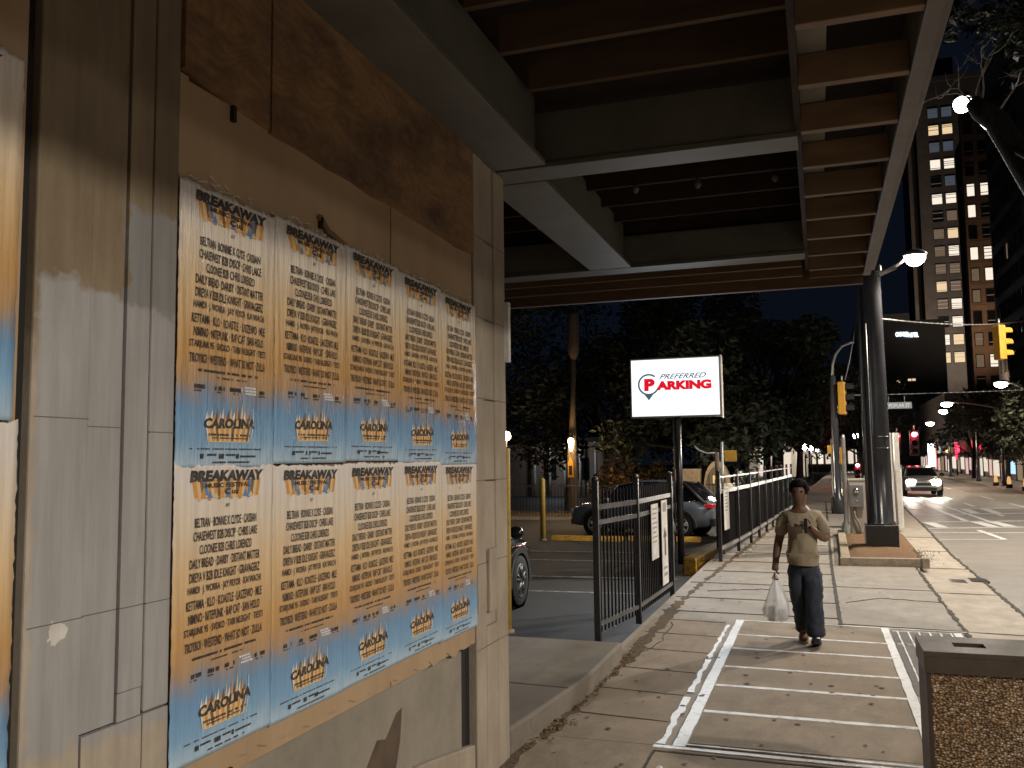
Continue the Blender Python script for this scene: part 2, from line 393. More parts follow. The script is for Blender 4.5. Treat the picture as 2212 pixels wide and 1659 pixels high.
for k in range(6): stripe(gr, (.72 + k * .105, 8.2), (.72 + k * .105, 10.70), .014, .003, .0085, .003)
for y in (9.98, 10.68): stripe(gr, (.67, y), (1.25, y), .014, .004, .0092, .003)
tag(gr.build('grate_lines', m_tape_thin), kind='structure')
tag(B().box(.655, 1.27, 7.9, 10.74, -.01, .005).build('grate_paving', M('dark grate paving', (.15, .135, .12), .8, col2=(.10, .09, .08), scale=12)), kind='structure')

# dark joints between the pavement slabs
jb = []
for y in (5.05, 6.66, 7.42, 8.2, 9.05, 9.9, 10.75): jb.append(((-1.9, y + .07), (-1.11, y - .02), .014))
for y in (11.35, 12.5, 14.0, 15.5, 17.0, 18.6, 20.4, 22.4, 24.5, 27, 30, 33.5, 38, 43, 49): jb.append(((-1.95, y + .1), (min(kx(y), .14), y), .03 if y < 15 else .05))
for y in (11.0, 14.1): jb.append(((.16, y), (kx(y) - .03, y - .14), .016))
jb += [((.15, 10.95), (.12, 16.4), .045), ((.12, 16.4), (.17, 40), .05), ((-1.1, 5.98), (1.1, 5.93), .03), ((-1.1, -10), (-1.1, 5.98), .02)]
mark('pavement_joint', jb, m_joint, .0065, .006)
mark('kerb_joint', [((kx(a) - .03, a), (kx(a + 1) - .03, a + 1), .04) for a in range(0, 40)], m_joint, .0068, .018)
mark('road_edge', [((kx(a) + .87, a), (kx(a + 1) + .87, a + 1), .05) for a in range(4, 40)], m_joint, -.092, .02)
mark('gutter_joint', [((kx(a) + .02, a), (kx(a) + .84, a - .05), .02) for a in (8.2, 11.3, 14.4, 17.5, 20.6, 24)], m_joint, -.076, .004)
mark('dirt_seam', [((-1.985, 4.6), (-1.93, 5.9), .10), ((-1.86, 6.0), (-1.80, 8.4), .06), ((-1.80, 8.4), (-1.83, 12.2), .12), ((-1.83, 12.2), (-1.62, 17.9), .06), ((-1.62, 17.9), (-1.25, 26), .08)], m_dirt, .006, .035)

# road paint
P0 = -.100
mark('road_marking', [((2.45, 25.75), (6.6, 26.4), .10), ((2.45, 23.7), (4.1, 24.0), .07), ((3.93, 26.85), (4.06, 24.0), .13)], m_paint, P0, .004)
mark('crosswalk_marking', [((2.6, 27.2), (9.4, 29.6), .12), ((2.7, 29.65), (9.4, 32.2), .12)], m_paint, P0, .004)
mark('crosswalk_marking', [((2.95 + d, 27.5 + d * .35), (2.8 + d, 29.5 + d * .35), .32) for d in (.2, 1.55, 2.0, 3.5, 4.1)], m_paint, P0 + .002, .006)
mark('crosswalk_marking', [((2.75, 33.3), (9.5, 36.0), .16), ((2.8, 36.6), (9.5, 39.2), .18)], m_paint, P0, .006)
mark('crosswalk_marking', [((3.0 + d, 33.7 + d * .4), (3.0 + d, 36.3 + d * .4), .30) for d in (2.0, 2.7, 5.0)], m_paint, P0 + .002, .006)
mark('lane_marking', [((4.15, 30.5), (3.93, 41), .16), ((3.93, 41), (3.72, 60), .18)], m_paint, P0, .006)
mark('lane_marking', [((4.75, 30.5), (4.55, 41), .12), ((4.55, 41), (4.6, 75), .14)], m_paint, P0, .006)
mark('lane_marking', [((5.6 + .01 * k, 33 + k * 6), (5.62 + .01 * k, 36 + k * 6), .14) for k in range(9)], m_paint, P0, .006)
mark('lane_marking', [((7.3, 31 + k * 7), (7.3, 34.5 + k * 7), .14) for k in range(8)], m_paint, P0, .006)
mark('lot_marking', [((-9, y), (-2.4, y + .35), .09) for y in (13.6, 15.4)], M('faded bay paint', (.30, .29, .28), .8, col2=(.10, .10, .10), scale=8, lo=.4, hi=.6), lotz(14.5) + .012)
mark('lot_marking', [((-9, y), (-2.4, y + .35), .09) for y in (18.6, 20.4)], MATS['faded bay paint'], lotz(19.4) + .016)
# storm drain gratings in the gutter
for i, (x, y, lab) in enumerate(((1.98, 15.9, 'larger square iron drain grating in the gutter beside the planter'), (2.32, 16.1, 'small iron drain grating next to the larger one, nearer the road'), (1.9, 10.2, 'worn drain plate in the gutter at the bend of the kerb crack'))):
    d = thing('drain_grating', (x, y, -.09), lab, 'drain', 'drain gratings in the gutter')
    B().box(x - .13, x + .13, y - .22, y + .22, -.12, -.087, 0).build('frame', m_black, d)
    g = B()
    for k in range(6): g.box(x - .11, x + .11, y - .19 + k * .07, y - .155 + k * .07, -.088, -.084)
    g.build('grille', m_rail, d)

# ================================================================ raised entrance slab
t = thing('entrance_step', (-2.8, 7, 0), 'raised concrete entrance slab with a worn edge beside the corner column', 'step')
b = B(); b.prism([(-4.6, 5.62), (-1.965, 5.62), (-1.83, 7.1), (-1.84, 8.5), (-4.6, 8.56)], -.3, .172, 'Z'); b.build('slab', m_step, t, .02)
b = B(); stripe(b, (-4.5, 6.9), (-1.88, 6.72), .02, .165, .1745, .004); b.build('joint', m_joint, t)
# fallen leaves against the step
random.seed(8)
lf = B()
for k in range(420):
    y = random.uniform(5.7, 8.9); x = -1.93 + (y - 5.7) * .035 + abs(random.gauss(0, .045)); 
    if random.random() < .35: y = random.choice((6.4, 7.1, 7.9, 8.6)) + random.gauss(0, .16); x = -1.88 + abs(random.gauss(0, .07))
    a = random.uniform(0, 6.28); s = random.uniform(.008, .026); z = .012 + random.random() * .012; ti = random.uniform(-.01, .012)
    lf.add([(x + math.cos(a) * s, y + math.sin(a) * s, z), (x - math.sin(a) * s * .5, y + math.cos(a) * s * .5, z + ti), (x - math.cos(a) * s, y - math.sin(a) * s, z), (x + math.sin(a) * s * .5, y - math.cos(a) * s * .5, z + ti)], [(0, 1, 2, 3)], random.randint(0, 1))
tag(lf.build('leaf_litter', [m_dirt, M('dry leaf', (.24, .15, .07), .8)], fix=False), kind='stuff')

random.seed(44); gm = B()      # trodden gum and grease spots
for k in range(150):
    y = random.uniform(4.8, 16); x = random.uniform(-1.75, 1.2); rr = random.uniform(.008, .022); z = .0098 + .0002 * (k % 5); n = 9
    a0 = random.random() * 6.28
    gm.add([(x + rr * (1 + .3 * random.random()) * math.cos(a0 + 6.283 * i / n), y + rr * (1 + .3 * random.random()) * math.sin(a0 + 6.283 * i / n), z) for i in range(n)], [tuple(range(n))])
tag(gm.build('gum_spots', M('trodden gum', (.07, .058, .045), .8), fix=False), kind='stuff')
def crack(name, pts):
    out = []; 
    for a, b_ in zip(pts, pts[1:]):
        n = 7; prev = a
        for i in range(1, n + 1):
            q = (a[0] + (b_[0] - a[0]) * i / n + random.gauss(0, .02), a[1] + (b_[1] - a[1]) * i / n + random.gauss(0, .02)); out.append((prev, q, random.uniform(.005, .013))); prev = q
    mark(name, out, m_joint, .0075, .002)
crack('pavement_crack', [(-1.75, 8.9), (-1.62, 9.5), (-1.70, 10.6)]); crack('pavement_crack', [(.25, 12.6), (.7, 13.1), (1.42, 12.9)]); crack('pavement_crack', [(-.85, 5.2), (-.3, 5.5), (.1, 5.35)]); crack('pavement_crack', [(-1.6, 13.2), (-.9, 13.6), (-.2, 13.3)])
for i, (x, y, lab) in enumerate(((-1.0, 5.62, 'tiny white scrap of paper on the near pavement'), (-1.42, 19.0, 'small white crumpled paper under the long fence'))):
    t = thing('litter', (x, y, 0), lab, 'litter')
    b = B(); bm = bmesh.new(); bmesh.ops.create_icosphere(bm, subdivisions=2, radius=.022 + .012 * i)
    for v in bm.verts: v.co = v.co * (1 + .4 * noise.noise(v.co * 60)); v.co.z = max(0, v.co.z * .6 + .012); v.co += Vector((x, y, .004))
    b.bm(bm).build('paper', m_litter, t)
# ================================================================ boarded building on the left
t = thing('boarded_building', (-2.4, 0, 0), 'boarded concrete shopfront with plywood panels between grooved pilasters', 'building')
XW = -1.95
b = B()      # near pilaster: stepped vertical bands with dark joints between
b.box(-2.6, XW, 1.80, 1.998, 0, 4.3, 0, .006)
b.box(-2.6, XW - .012, 2.004, 2.134, 1.16, 4.3); b.box(-2.6, XW - .004, 2.140, 2.236, 1.24, 4.3); b.box(-2.6, XW, 2.242, 2.352, 1.16, 4.3, 0, .006)
b.box(-2.6, XW - .001, 2.004, 2.236, 0, 1.154); b.box(-2.6, XW - .006, 2.140, 2.236, 1.157, 1.237); b.box(-2.6, XW - .002, 2.242, 2.352, 0, 1.154)
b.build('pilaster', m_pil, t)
B().box(-2.5, XW - .03, 1.765, 1.80, 0, 4.3).box(-2.55, XW - .02, 1.99, 2.25, 0, 4.29).build('joint', m_dark, t)
j = B()
for z, y0, y1 in ((2.03, 1.81, 2.0), (2.01, 2.0, 2.14), (2.0, 2.24, 2.35), (1.48, 1.81, 2.36)): 
    for a, c_, dx in ((1.81, 1.998, 0), (2.004, 2.134, -.012), (2.14, 2.236, -.004), (2.242, 2.35, 0)):
        if a >= y0 - .01 and c_ <= y1 + .01: j.box(XW - .02, XW + dx + .0005, a, c_, z, z + .003)
j.build('hairline_joint', M('hairline joint', (.13, .11, .085), .9), t)
b = B()      # corner pilaster at the far end of the wall
b.box(-2.7, XW, 5.0, 5.17, 0, 3.80, 0, .006); b.box(-2.7, XW - .012, 5.174, 5.36, .9, 3.80); b.box(-2.7, XW, 5.364, 5.575, 0, 3.80, 0, .012); b.box(-2.7, XW - .002, 5.174, 5.36, 0, .896)
b.build('pilaster', m_cement, t)
j = B()
for z in (.78, 1.28, 1.78, 2.28, 2.78, 3.28): j.box(XW - .02, XW + .0015, 5.005, 5.57, z, z + .005)
j.build('hairline_joint', M('corner joint', (.15, .12, .085), .9), t)
b = B(); b.box(-2.0, XW + .004, 5.02, 5.16, 1.0, 1.28); b.box(-2.0, XW + .012, 5.20, 5.33, .98, 1.36, 0, .006); b.build('bracket_plate', m_cement, t)
# boarded opening
b = B(); b.box(-2.05, XW - .012, 2.36, 3.902, .84, 3.19); b.build('plywood_panel', m_ply, t, .002)
b = B(); b.box(-2.05, XW - .010, 3.908, 4.985, .84, 3.16); b.build('plywood_panel', m_ply, t, .002)
B().box(-2.05, XW - .006, 2.357, 2.40, 2.8, 3.20).build('batten', m_ply, t, .002)
b = B(); b.add([(XW + .01, 2.36, 3.215), (XW + .01, 2.60, 3.19), (XW + .01, 2.845, 3.175), (XW + .01, 2.845, 4.3), (XW + .01, 2.36, 4.3), (-2.05, 2.36, 3.215), (-2.05, 2.6, 3.19), (-2.05, 2.845, 3.175), (-2.05, 2.845, 4.3), (-2.05, 2.36, 4.3)],
      [(0, 1, 2, 3, 4), (5, 6, 7, 8, 9), (0, 1, 6, 5), (1, 2, 7, 6), (2, 3, 8, 7), (3, 4, 9, 8), (4, 0, 5, 9)]); b.build('upper_board', m_dply, t)
b = B()
edge = [(2.864, 3.165), (3.1, 3.17), (3.3, 3.16), (3.5, 3.165), (3.7, 3.15), (3.9, 3.16), (4.2, 3.155), (4.5, 3.15), (4.75, 3.14), (4.99, 3.15)]
b.prism(edge + [(4.99, 4.3), (2.864, 4.3)], -2.06, XW + .006, 'X'); b.build('upper_board', m_dply, t)
B().box(-2.1, -2.0, 2.35, 5.0, .0, 4.3).build('backing_wall', m_dark, t)
b = B(); b.box(-2.3, XW - .035, 2.352, 4.84, -.1, .86); b.build('lower_wall', m_gwall, t)
B().box(-2.3, XW - .045, 4.845, 4.985, -.1, .86).build('recess', m_dark, t)
b = B(); b.prism([(3.6, 0), (4.99, 0), (4.99, .255), (4.35, .36), (3.6, .47)], -2.1, XW - .008, 'X'); b.build('plinth', m_cement, t, .01)
# ragged bottom edge of the plywood
random.seed(5); b = B()
n = 44; top = [(2.36 + (4.985 - 2.36) * i / n, .95) for i in range(n + 1)]
bot = [(y, .885 - .05 * (y - 2.36) / 2.6 + random.gauss(0, .009)) for y, _ in top]
b.prism(top + bot[::-1], -2.0, XW - .006, 'X'); b.build('torn_edge', m_ply, t)
b = B()
for y, z, h in ((2.66, .845, .02), (2.63, 3.13, .06), (3.23, 2.885, .05)):
    b.box(XW - .03, XW + .004, y, y + .018, z, z + h)
b.build('splinter', m_dark, t)
# peeled paint patch: a real flake standing 1.5 mm off the wall
pk = [(2.72, .0), (2.85, .30), (2.98, .43), (3.05, .52), (3.12, .42), (3.2, .47), (3.28, .42), (3.42, .55), (3.55, .52), (3.66, .62), (3.75, .60), (3.86, .69), (3.92, .70), (3.90, .55), (3.84, .40), (3.78, .25), (3.74, .0)]
b = B(); b.prism([(y + .15, z) for y, z in pk], XW - .045, XW - .0335, 'X'); b.build('peeled_patch', m_peel, t)
# neighbouring bay, nearer the camera
b = B(); b.box(-2.6, XW - .012, .2, 1.765, 0, 4.3); b.build('plywood_panel', m_ply, t, .002)
b = B(); b.box(-2.6, XW - .03, -14, .2, 0, 4.3); b.build('backing_wall', m_cement, t)
B().box(-2.0, XW + .03, 5.545, 5.59, 2.55, 2.95).build('wall_box', m_white, t)   # small pale box on the corner edge
b = B(); b.box(-9, -2.7, -14, 5.2, 0, 4.2); b.build('side_wall', m_dark, t)
# black torn tape above the posters
tp = B(); tp.prism([(3.215, 2.93), (3.24, 2.945), (3.30, 2.90), (3.44, 2.87), (3.45, 2.85), (3.28, 2.875)], XW - .012, XW + .004, 'X'); tp.build('torn_tape', m_dply, t)

# ---------------------------------------------------------------- posters
PW, PH = .545, .958
def poster_mat(name='printed festival poster', bump=.3, gloss=.30):
    m, nt, b, L = node_mat(name); v = coords(nt); s = xyz(nt, v)
    tt = mth(nt, 'DIVIDE', mth(nt, 'MULTIPLY', s[2], -1.), PH)
    n = noise_node(nt, mapped(nt, v, (3, 3, 1.4)), 3.0, 4)
    tn = mth(nt, 'ADD', tt, mth(nt, 'MULTIPLY', mth(nt, 'SUBTRACT', n, .5), .16))
    c = ramp(nt, tn, [(.06, (.70, .64, .58)), (.20, (.70, .60, .46)), (.38, (.66, .47, .26)), (.60, (.54, .31, .115)), (.69, (.42, .27, .15)), (.745, (.24, .27, .32)), (.80, (.155, .30, .48)), (.90, (.21, .38, .56)), (.985, (.40, .54, .65))])
    streak = noise_node(nt, mapped(nt, v, (1, 26, 1.1)), 2.0, 4)
    c = mix(nt, .35, c, ramp(nt, streak, [(.35, (.55, .52, .5)), (.6, (1, 1, 1))]), 'MULTIPLY')
    L.new(c, b.inputs['Base Color'])
    L.new(ramp(nt, streak, [(.4, (gloss, gloss, gloss)), (.62, (.62, .62, .62))]), b.inputs['Roughness'])
    bumpn(nt, b, noise_node(nt, mapped(nt, v, (1, 22, 2.2)), 3.2, 5), bump, .012)
    return m
m_post = poster_mat(); m_post_wet = poster_mat('paste streaked festival poster', .85, .16)
m_or = M('printed orange', (.58, .28, .07), .5); m_cream = M('printed cream', (.66, .47, .25), .5); m_brn = M('printed brown', (.20, .11, .045), .5); m_blu = M('printed blue', (.10, .23, .42), .5); m_wh = M('printed white', (.70, .70, .70), .5)
LINES = ['BELTRAN · BONNIE X CLYDE · CASSIAN', 'CHASEWEST B2B DISCIP · CHRIS LAKE', 'CLOONEE B2B CHRIS LORENZO', 'DAILY BREAD · DARBY · DISTANT MATTER', 'DREYA V B2B IDLE KNIGHT · GRAVAGERZ',
         'HAMDI · J. WORRA · JAY PRYOR · KAI WACHI', 'KETTAMA · KLO · KOASTLE · LASZEWO · MLE', 'NIMINO · NITEPUNK · RAP CAT · SAN HOLO', 'STARJUNK 95 · SVDKO · TABI NLEIGHT · TIESTI', 'TROYBOI · WESTEND · WHAT SO NOT · ZULLA']
LWID = [.62, .64, .52, .70, .70, .73, .75, .71, .78, .77]
def poster(y0, z1, label, seed, wr, group='festival posters pasted on the boards', w=PW, tilt=0.):
    rnd = random.Random(seed)
    x0 = XW + .0015 + .0006 * (seed % 3)
    t = thing('music_poster', (x0, y0, z1), label, 'poster', group)
    t.rotation_euler = (tilt, 0, 0)
    o1, o2 = rnd.uniform(0, 50), rnd.uniform(0, 50)
    def wv(s, q):      # paper relief: long vertical folds, stronger where the paste ran
        e = min(1, 6 * min(s, 1 - s) + .25) * min(1, 9 * min(q, 1 - q) + .15)
        k = noise.noise((s * 7 + o1, q * 1.6, o2)) + .6 * noise.noise((s * 19 + o2, q * 3, o1)) + .35 * noise.noise((s * 40, q * 7 + o2, o1))
        return .0025 + wr * (k * .5 + .5) * e
    def P(s, q, d=0.):
        if d:      # artwork: stretch the layout down the sheet
            for a, b_, c, e in ((.187, .61, .187, .645), (.61, .70, .645, .755), (.70, .85, .755, .905), (.85, .96, .905, .984)):
                if a <= q <= b_: q = c + (e - c) * (q - a) / (b_ - a); break
        return (wv(s, q) + d, s * w, -q * PH)
    b = B(); nx, nz = 34, 60; vs = []
    for i in range(nz + 1):
        for k in range(nx + 1):
            s, q = k / nx, i / nz
            if k in (0, nx): s += rnd.gauss(0, .0025)
            if i == 0: q += rnd.gauss(.004, .004)
            vs.append(P(s, q))
    b.add(vs, [(i * (nx + 1) + k, (i + 1) * (nx + 1) + k, (i + 1) * (nx + 1) + k + 1, i * (nx + 1) + k + 1) for i in range(nz) for k in range(nx)], 0, True)
    # thickness: a folded back edge all round
    pb = b.build('paper', m_post_wet if wr > .01 else m_post, None, fix=False); pb.parent = t
    sd = pb.modifiers.new('paper', 'SOLIDIFY'); sd.thickness = .0015; sd.offset = -1
    art = B(); ink = B()
    dy = .0016
    def quad(bb, pts, mat, d): bb.add([P(s, q, d) for s, q in pts], [tuple(range(len(pts)))], mat)
    def text(bb, txt, s0, s1, q0, q1, bold=0., mat=0, d=.003, shear=0., rise=0., res=2):
        g, fs, _ = glyphs(txt, bold, res)
        vs = []
        for gx, gy in g:
            q = q1 + (q0 - q1) * gy - rise * (gx - .5); s = s0 + (s1 - s0) * gx + shear * gy
            vs.append(P(s, q, d))
        bb.add(vs, fs, mat)
    # headline block with its striped drop
    cols = [0, 1, 4, 2, 0, 1, 0, 4, 1, 0, 2, 0, 1, 4, 0, 1, 0, 2, 4, 1, 0]
    n = len(cols)
    for i, cc in enumerate(cols):
        a, c_ = .155 + .69 * i / n, .155 + .69 * (i + 1) / n
        bt = .118 + .012 * math.sin(i * 1.9)
        quad(art, [(a, .058), (c_, .058), (.5 + (c_ - .5) * .92, bt), (.5 + (a - .5) * .92, bt)], cc, .0018)
    def slab(c4, mat, d, nu=22, nv=6):      # a filled shape that follows the paper relief
        (ax, aq), (bx_, bq), (cx, cq), (dx, dq) = c4; vs = []
        for i in range(nv + 1):
            for k in range(nu + 1):
                u_, v_ = k / nu, i / nv
                s0, q0, s1, q1 = ax + (dx - ax) * v_, aq + (dq - aq) * v_, bx_ + (cx - bx_) * v_, bq + (cq - bq) * v_
                vs.append(P(s0 + (s1 - s0) * u_, q0 + (q1 - q0) * u_, d))
        art.add(vs, [(i * (nu + 1) + k, (i + 1) * (nu + 1) + k, (i + 1) * (nu + 1) + k + 1, i * (nu + 1) + k + 1) for i in range(nv) for k in range(nu)], mat)
    slab([(.15, .0575), (.85, .0575), (.825, .1215), (.175, .1215)], 1, .0010)
    slab([(.265, .768), (.725, .766), (.70, .853), (.30, .855)], 1, .0010)
    for i in range(9):
        a = .23 + i * .06; quad(art, [(a, .122), (a + .028, .082 + .01 * (i % 3)), (a + .055, .122)], (0, 2, 1)[i % 3], .0022)
    text(ink, 'BREAKAWAY', .13, .862, .024, .064, .06, 0, .0032, .014)
    text(ink, 'MUSIC FESTIVAL', .27, .73, .069, .086, .04, 0, .0032)
    text(ink, 'C', .46, .52, .088, .112, .05, 0, .0032); text(ink, 'ua', .535, .60, .096, .110, .02, 0, .0032)
    text(ink, 'AF', .47, .515, .142, .157, .0, 0, .0032)
    for i, (ln, lw) in enumerate(zip(LINES, LWID)):
        q = .187 + .0425 * i
        text(ink, ln, .49 - lw / 2, .49 + lw / 2, q, q + .0305, .016, 0, .003, 0, 0)
    # fine print: rows of small dashes too small to read
    def dashes(s0, s1, q, h, mat, dens=.8):
        s = s0
        while s < s1:
            l = rnd.uniform(.006, .02)
            if rnd.random() < dens: quad(ink if mat == 0 else art, [(s, q), (s + l, q), (s + l, q + h), (s, q + h)], 0 if mat == 0 else mat, .003)
            s += l + .004
    dashes(.18, .80, .618, .007, 0); dashes(.36, .66, .636, .004, 0)
    for k, s in enumerate((.15, .33, .49, .80)): dashes(s, s + .10, .662, .012, 0, .7); dashes(s, s + .08, .678, .004, 0)
    for k in range(3): dashes(.635 + .01 * k, .75 + .01 * k, .655 + .009 * k, .006, 3, .95)
    # city block mark with CAROLINA across it
    sp = [.02, .30, .05, .36, .18, .42, .10, .30, .62, .25, .80, .45, .95, .40, .70, .15]
    m_ = len(sp)
    for i, h in enumerate(sp):
        a, c_ = .27 + .44 * i / m_, .27 + .44 * (i + 1) / m_
        quad(art, [(a, .775), (c_, .770), ((a + c_) / 2 + .01, .765 - .055 * h - .012)], (1, 3, 0, 4)[i % 4], .002)
        quad(art, [(a, .800), (c_, .797), (.5 + (c_ - .5) * .86, .848), (.5 + (a - .5) * .86, .850)], (1, 0, 1, 4, 1, 0)[i % 6], .002)
    quad(art, [(.255, .775), (.275, .745), (.279, .745), (.262, .795), (.295, .865), (.29, .868)], 3, .0025)
    quad(art, [(.735, .725), (.74, .725), (.745, .78), (.72, .855), (.715, .855), (.738, .78)], 3, .0025)
    text(ink, 'CAROLINA', .24, .76, .766, .804, .05, 0, .0034, .01, .006)
    dashes(.29, .70, .823, .008, 0, .9); dashes(.32, .68, .836, .005, 0, .9)
    dashes(.12, .84, .885, .006, 0, .8)
    for s, wd in ((.22, .03), (.27, .09), (.40, .045), (.47, .08), (.57, .03), (.61, .16)): dashes(s, s + wd, .912 if wd < .1 and wd > .02 else .92, .024 if wd < .05 else .010, 0, .95)
    dashes(.34, .70, .950, .008, 0, .9)
    art.build('artwork', [m_or, m_cream, m_blu, m_wh, m_brn], None, fix=False).parent = t
    ink.build('lettering', m_ink, None, fix=False).parent = t
    return t
rank = ['nearest the grooved pilaster', 'second from the grooved pilaster', 'in the middle of its row', 'second from the corner column', 'nearest the corner column']
seams = [2.352, 2.893, 3.42, 3.945, 4.462]
for k, y in enumerate(seams):
    poster(y, 2.845 + (.0, .012, .02, .008, -.005)[k], f'creased streaky festival poster in the upper row, {rank[k]}', 10 + k, .012, tilt=(0, .004, -.003, .005, 0)[k])
for k, y in enumerate(seams):
    poster(y, 1.899 + (.004, -.002, .0, .002, -.006)[k], f'smooth flat festival poster in the lower row, {rank[k]}', 20 + k, .0034, tilt=(0, -.004, .003, .002, -.003)[k])
poster(1.195, 2.975, 'upper festival poster on the neighbouring board, left of the grooved pilaster', 31, .002)
poster(1.215, 2.02, 'lower festival poster on the neighbouring board, left of the grooved pilaster', 32, .002)
# torn glossy scraps of old paste along the top of the poster row
random.seed(14); b = B()
for k in range(110):
    y = random.uniform(2.37, 4.99); z = 2.852 + abs(random.gauss(0, .012)); a = random.uniform(-.5, .5); l = random.uniform(.006, .03); h = random.uniform(.002, .007); x = XW - .009 + random.random() * .008
    ca, sa = math.cos(a), math.sin(a)
    b.add([(x, y - ca * l, z - sa * l), (x + .003, y + ca * l, z + sa * l), (x, y + ca * l * .8, z + sa * l + h), (x, y - ca * l * .9, z - sa * l + h)], [(0, 1, 2, 3)])
tag(b.build('paste_scraps', M('torn paper scraps', (.60, .53, .44), .35), fix=False), 'pale torn paper scraps stuck along the top of the poster rows', 'paper scraps', kind='stuff')

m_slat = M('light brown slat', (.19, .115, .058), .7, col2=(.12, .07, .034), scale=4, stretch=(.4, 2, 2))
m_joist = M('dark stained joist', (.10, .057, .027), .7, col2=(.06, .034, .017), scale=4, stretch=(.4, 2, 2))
# ---------------------------------------------------------------- canopy over the pavement
t = thing('entrance_canopy', (-1, 3, 3.8), 'timber and steel canopy projecting over the pavement with exposed joists', 'canopy')
def beam(x0, x1, y0, y1, z0, z1, along, name='steel_beam'):
    b = B(); fl = .035
    b.box(x0, x1, y0, y1, z0, z0 + fl, 0, .004)
    if along == 'Y': b.box(x0 + .03, x1 - .07, y0, y1, z0 + fl, z1)
    else: b.box(x0, x1, y0 + .015, y1 - .02, z0 + fl, z1)
    b.build(name, m_steel, t)
beam(-1.985, -1.60, -14, 5.40, 3.80, 4.26, 'Y')
beam(-2.10, -.05, 5.44, 5.70, 3.80, 4.17, 'X')
beam(-2.12, -1.70, 5.72, 8.66, 3.80, 4.24, 'Y')
beam(-3.5, -.06, 8.68, 8.95, 3.80, 4.12, 'X')
B().box(-.065, -.03, -14, 9.9, 3.86, 4.4).build('trim_board', m_deck, t)
for k in range(-6, 9):
    y = 4.52 + .53 * k
    if 5.2 < y < 5.8: continue
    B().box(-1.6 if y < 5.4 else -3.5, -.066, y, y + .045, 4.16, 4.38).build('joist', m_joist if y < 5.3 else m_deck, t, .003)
for k in range(-8, 9):
    y = 4.0 + .685 * k
    B().box(-.029, .498, y, y + .06, 3.80, 3.965).build('slat', m_slat, t, .004)
B().box(-.029, .498, 9.80, 9.86, 3.78, 3.97).build('slat', m_rafter, t, .004)
B().box(-.028, .112, -14, 9.79, 3.97, 4.0).build('soffit_board', m_soffit, t)
b = B(); b.box(.50, .575, -14, 9.95, 3.79, 4.12); b.box(.575, .62, -14, 9.95, 3.84, 4.45); b.build('fascia', m_fascia, t, .004)
B().box(-3.6, .62, -14, 9.95, 4.451, 4.52).build('deck', m_deck, t)
b = B(); b.box(-3.5, .498, 9.90, 9.97, 3.70, 4.45); b.box(-3.5, -.1, 9.55, 9.60, 3.76, 3.93); b.box(-3.5, -.1, 9.25, 9.30, 3.80, 3.95); b.build('end_beam', m_rafter, t, .003)
B().box(-3.6, -3.5, 5.6, 9.95, 3.8, 4.45).build('side_beam', m_deck, t)
for x, y in ((-1.35, 7.15), (-.85, 7.20), (-.25, 7.25)):
    h = B(); h.lathe([(.012, 0), (.025, -.03), (.03, -.05), (.012, -.075), (0, -.08)], (x, y, 4.16), 12); h.build('light_fitting', m_steel, t)
# ================================================================ lamps
m_lens = E('lit lamp lens', (1, .86, .66), 60)
m_lens_w = E('lit white lamp lens', (1, .95, .85), 60)
m_globe = E('lit warm globe', (1, .74, .42), 40)
def street_lamp(base, head, label, power, col=(1, .82, .60), pole_r=.09, arm=True, cat='street lamp', lens=m_lens, spot=None, lr=.11, group=None):
    t = thing('street_lamp', base, label, cat, group)
    bx, by, bz = base; hx, hy, hz = head
    b = B(); b.lathe([(pole_r * 2.0, 0), (pole_r * 2.0, .12), (pole_r * 1.35, .35), (pole_r, .6), (pole_r * .62, hz - bz - .25)], base, 14); b.build('pole', m_pole, t)
    d = Vector((hx - bx, hy - by, 0)); pts = []
    for i in range(9):
        q = i / 8; pts.append((bx + d.x * q, by + d.y * q, hz - .35 + .45 * math.sin(q * math.pi / 2)))
    b = B(); b.tube(pts, [pole_r * .5] * 4 + [pole_r * .4] * 5, 8); b.build('arm', m_galv, t)
    dn = d.normalized(); a = math.atan2(dn.y, dn.x)
    xf = Matrix.Translation(Vector((hx, hy, hz))) @ Matrix.Rotation(a, 4, 'Z')
    b = B(); bm = bmesh.new(); bmesh.ops.create_uvsphere(bm, u_segments=14, v_segments=8, radius=1)
    for v in bm.verts: v.co = xf @ Vector((v.co.x * .36, v.co.y * .16, .10 + max(v.co.z, -.15) * .13))
    b.bm(bm, 0, True); b.build('head', m_galv, t)
    b = B(); bm = bmesh.new(); bmesh.ops.create_uvsphere(bm, u_segments=14, v_segments=8, radius=1)
    for v in bm.verts: v.co = xf @ Vector((.06 + v.co.x * lr * 1.5, v.co.y * lr, .03 + min(v.co.z, .2) * lr * .95))
    b.bm(bm, 0, True); b.build('lens', lens, t)
    if power: lamp_light('lamp light', (hx + dn.x * .06, hy, hz - .22), power, col, t, .3, spot=spot or 146, blend=.22)
    return t
# the two lamps across the street that light the wall from behind the viewer
street_lamp((13.6, -3.0, 0), (12.7, -2.6, 9.0), 'tall street lamp on the far pavement behind the viewer', 7400, (1, .92, .83), spot=150)
street_lamp((18.4, 3.0, 0), (17.5, 3.0, 9.0), 'tall street lamp set further back across the street', 2300, (1, .88, .74), spot=156)
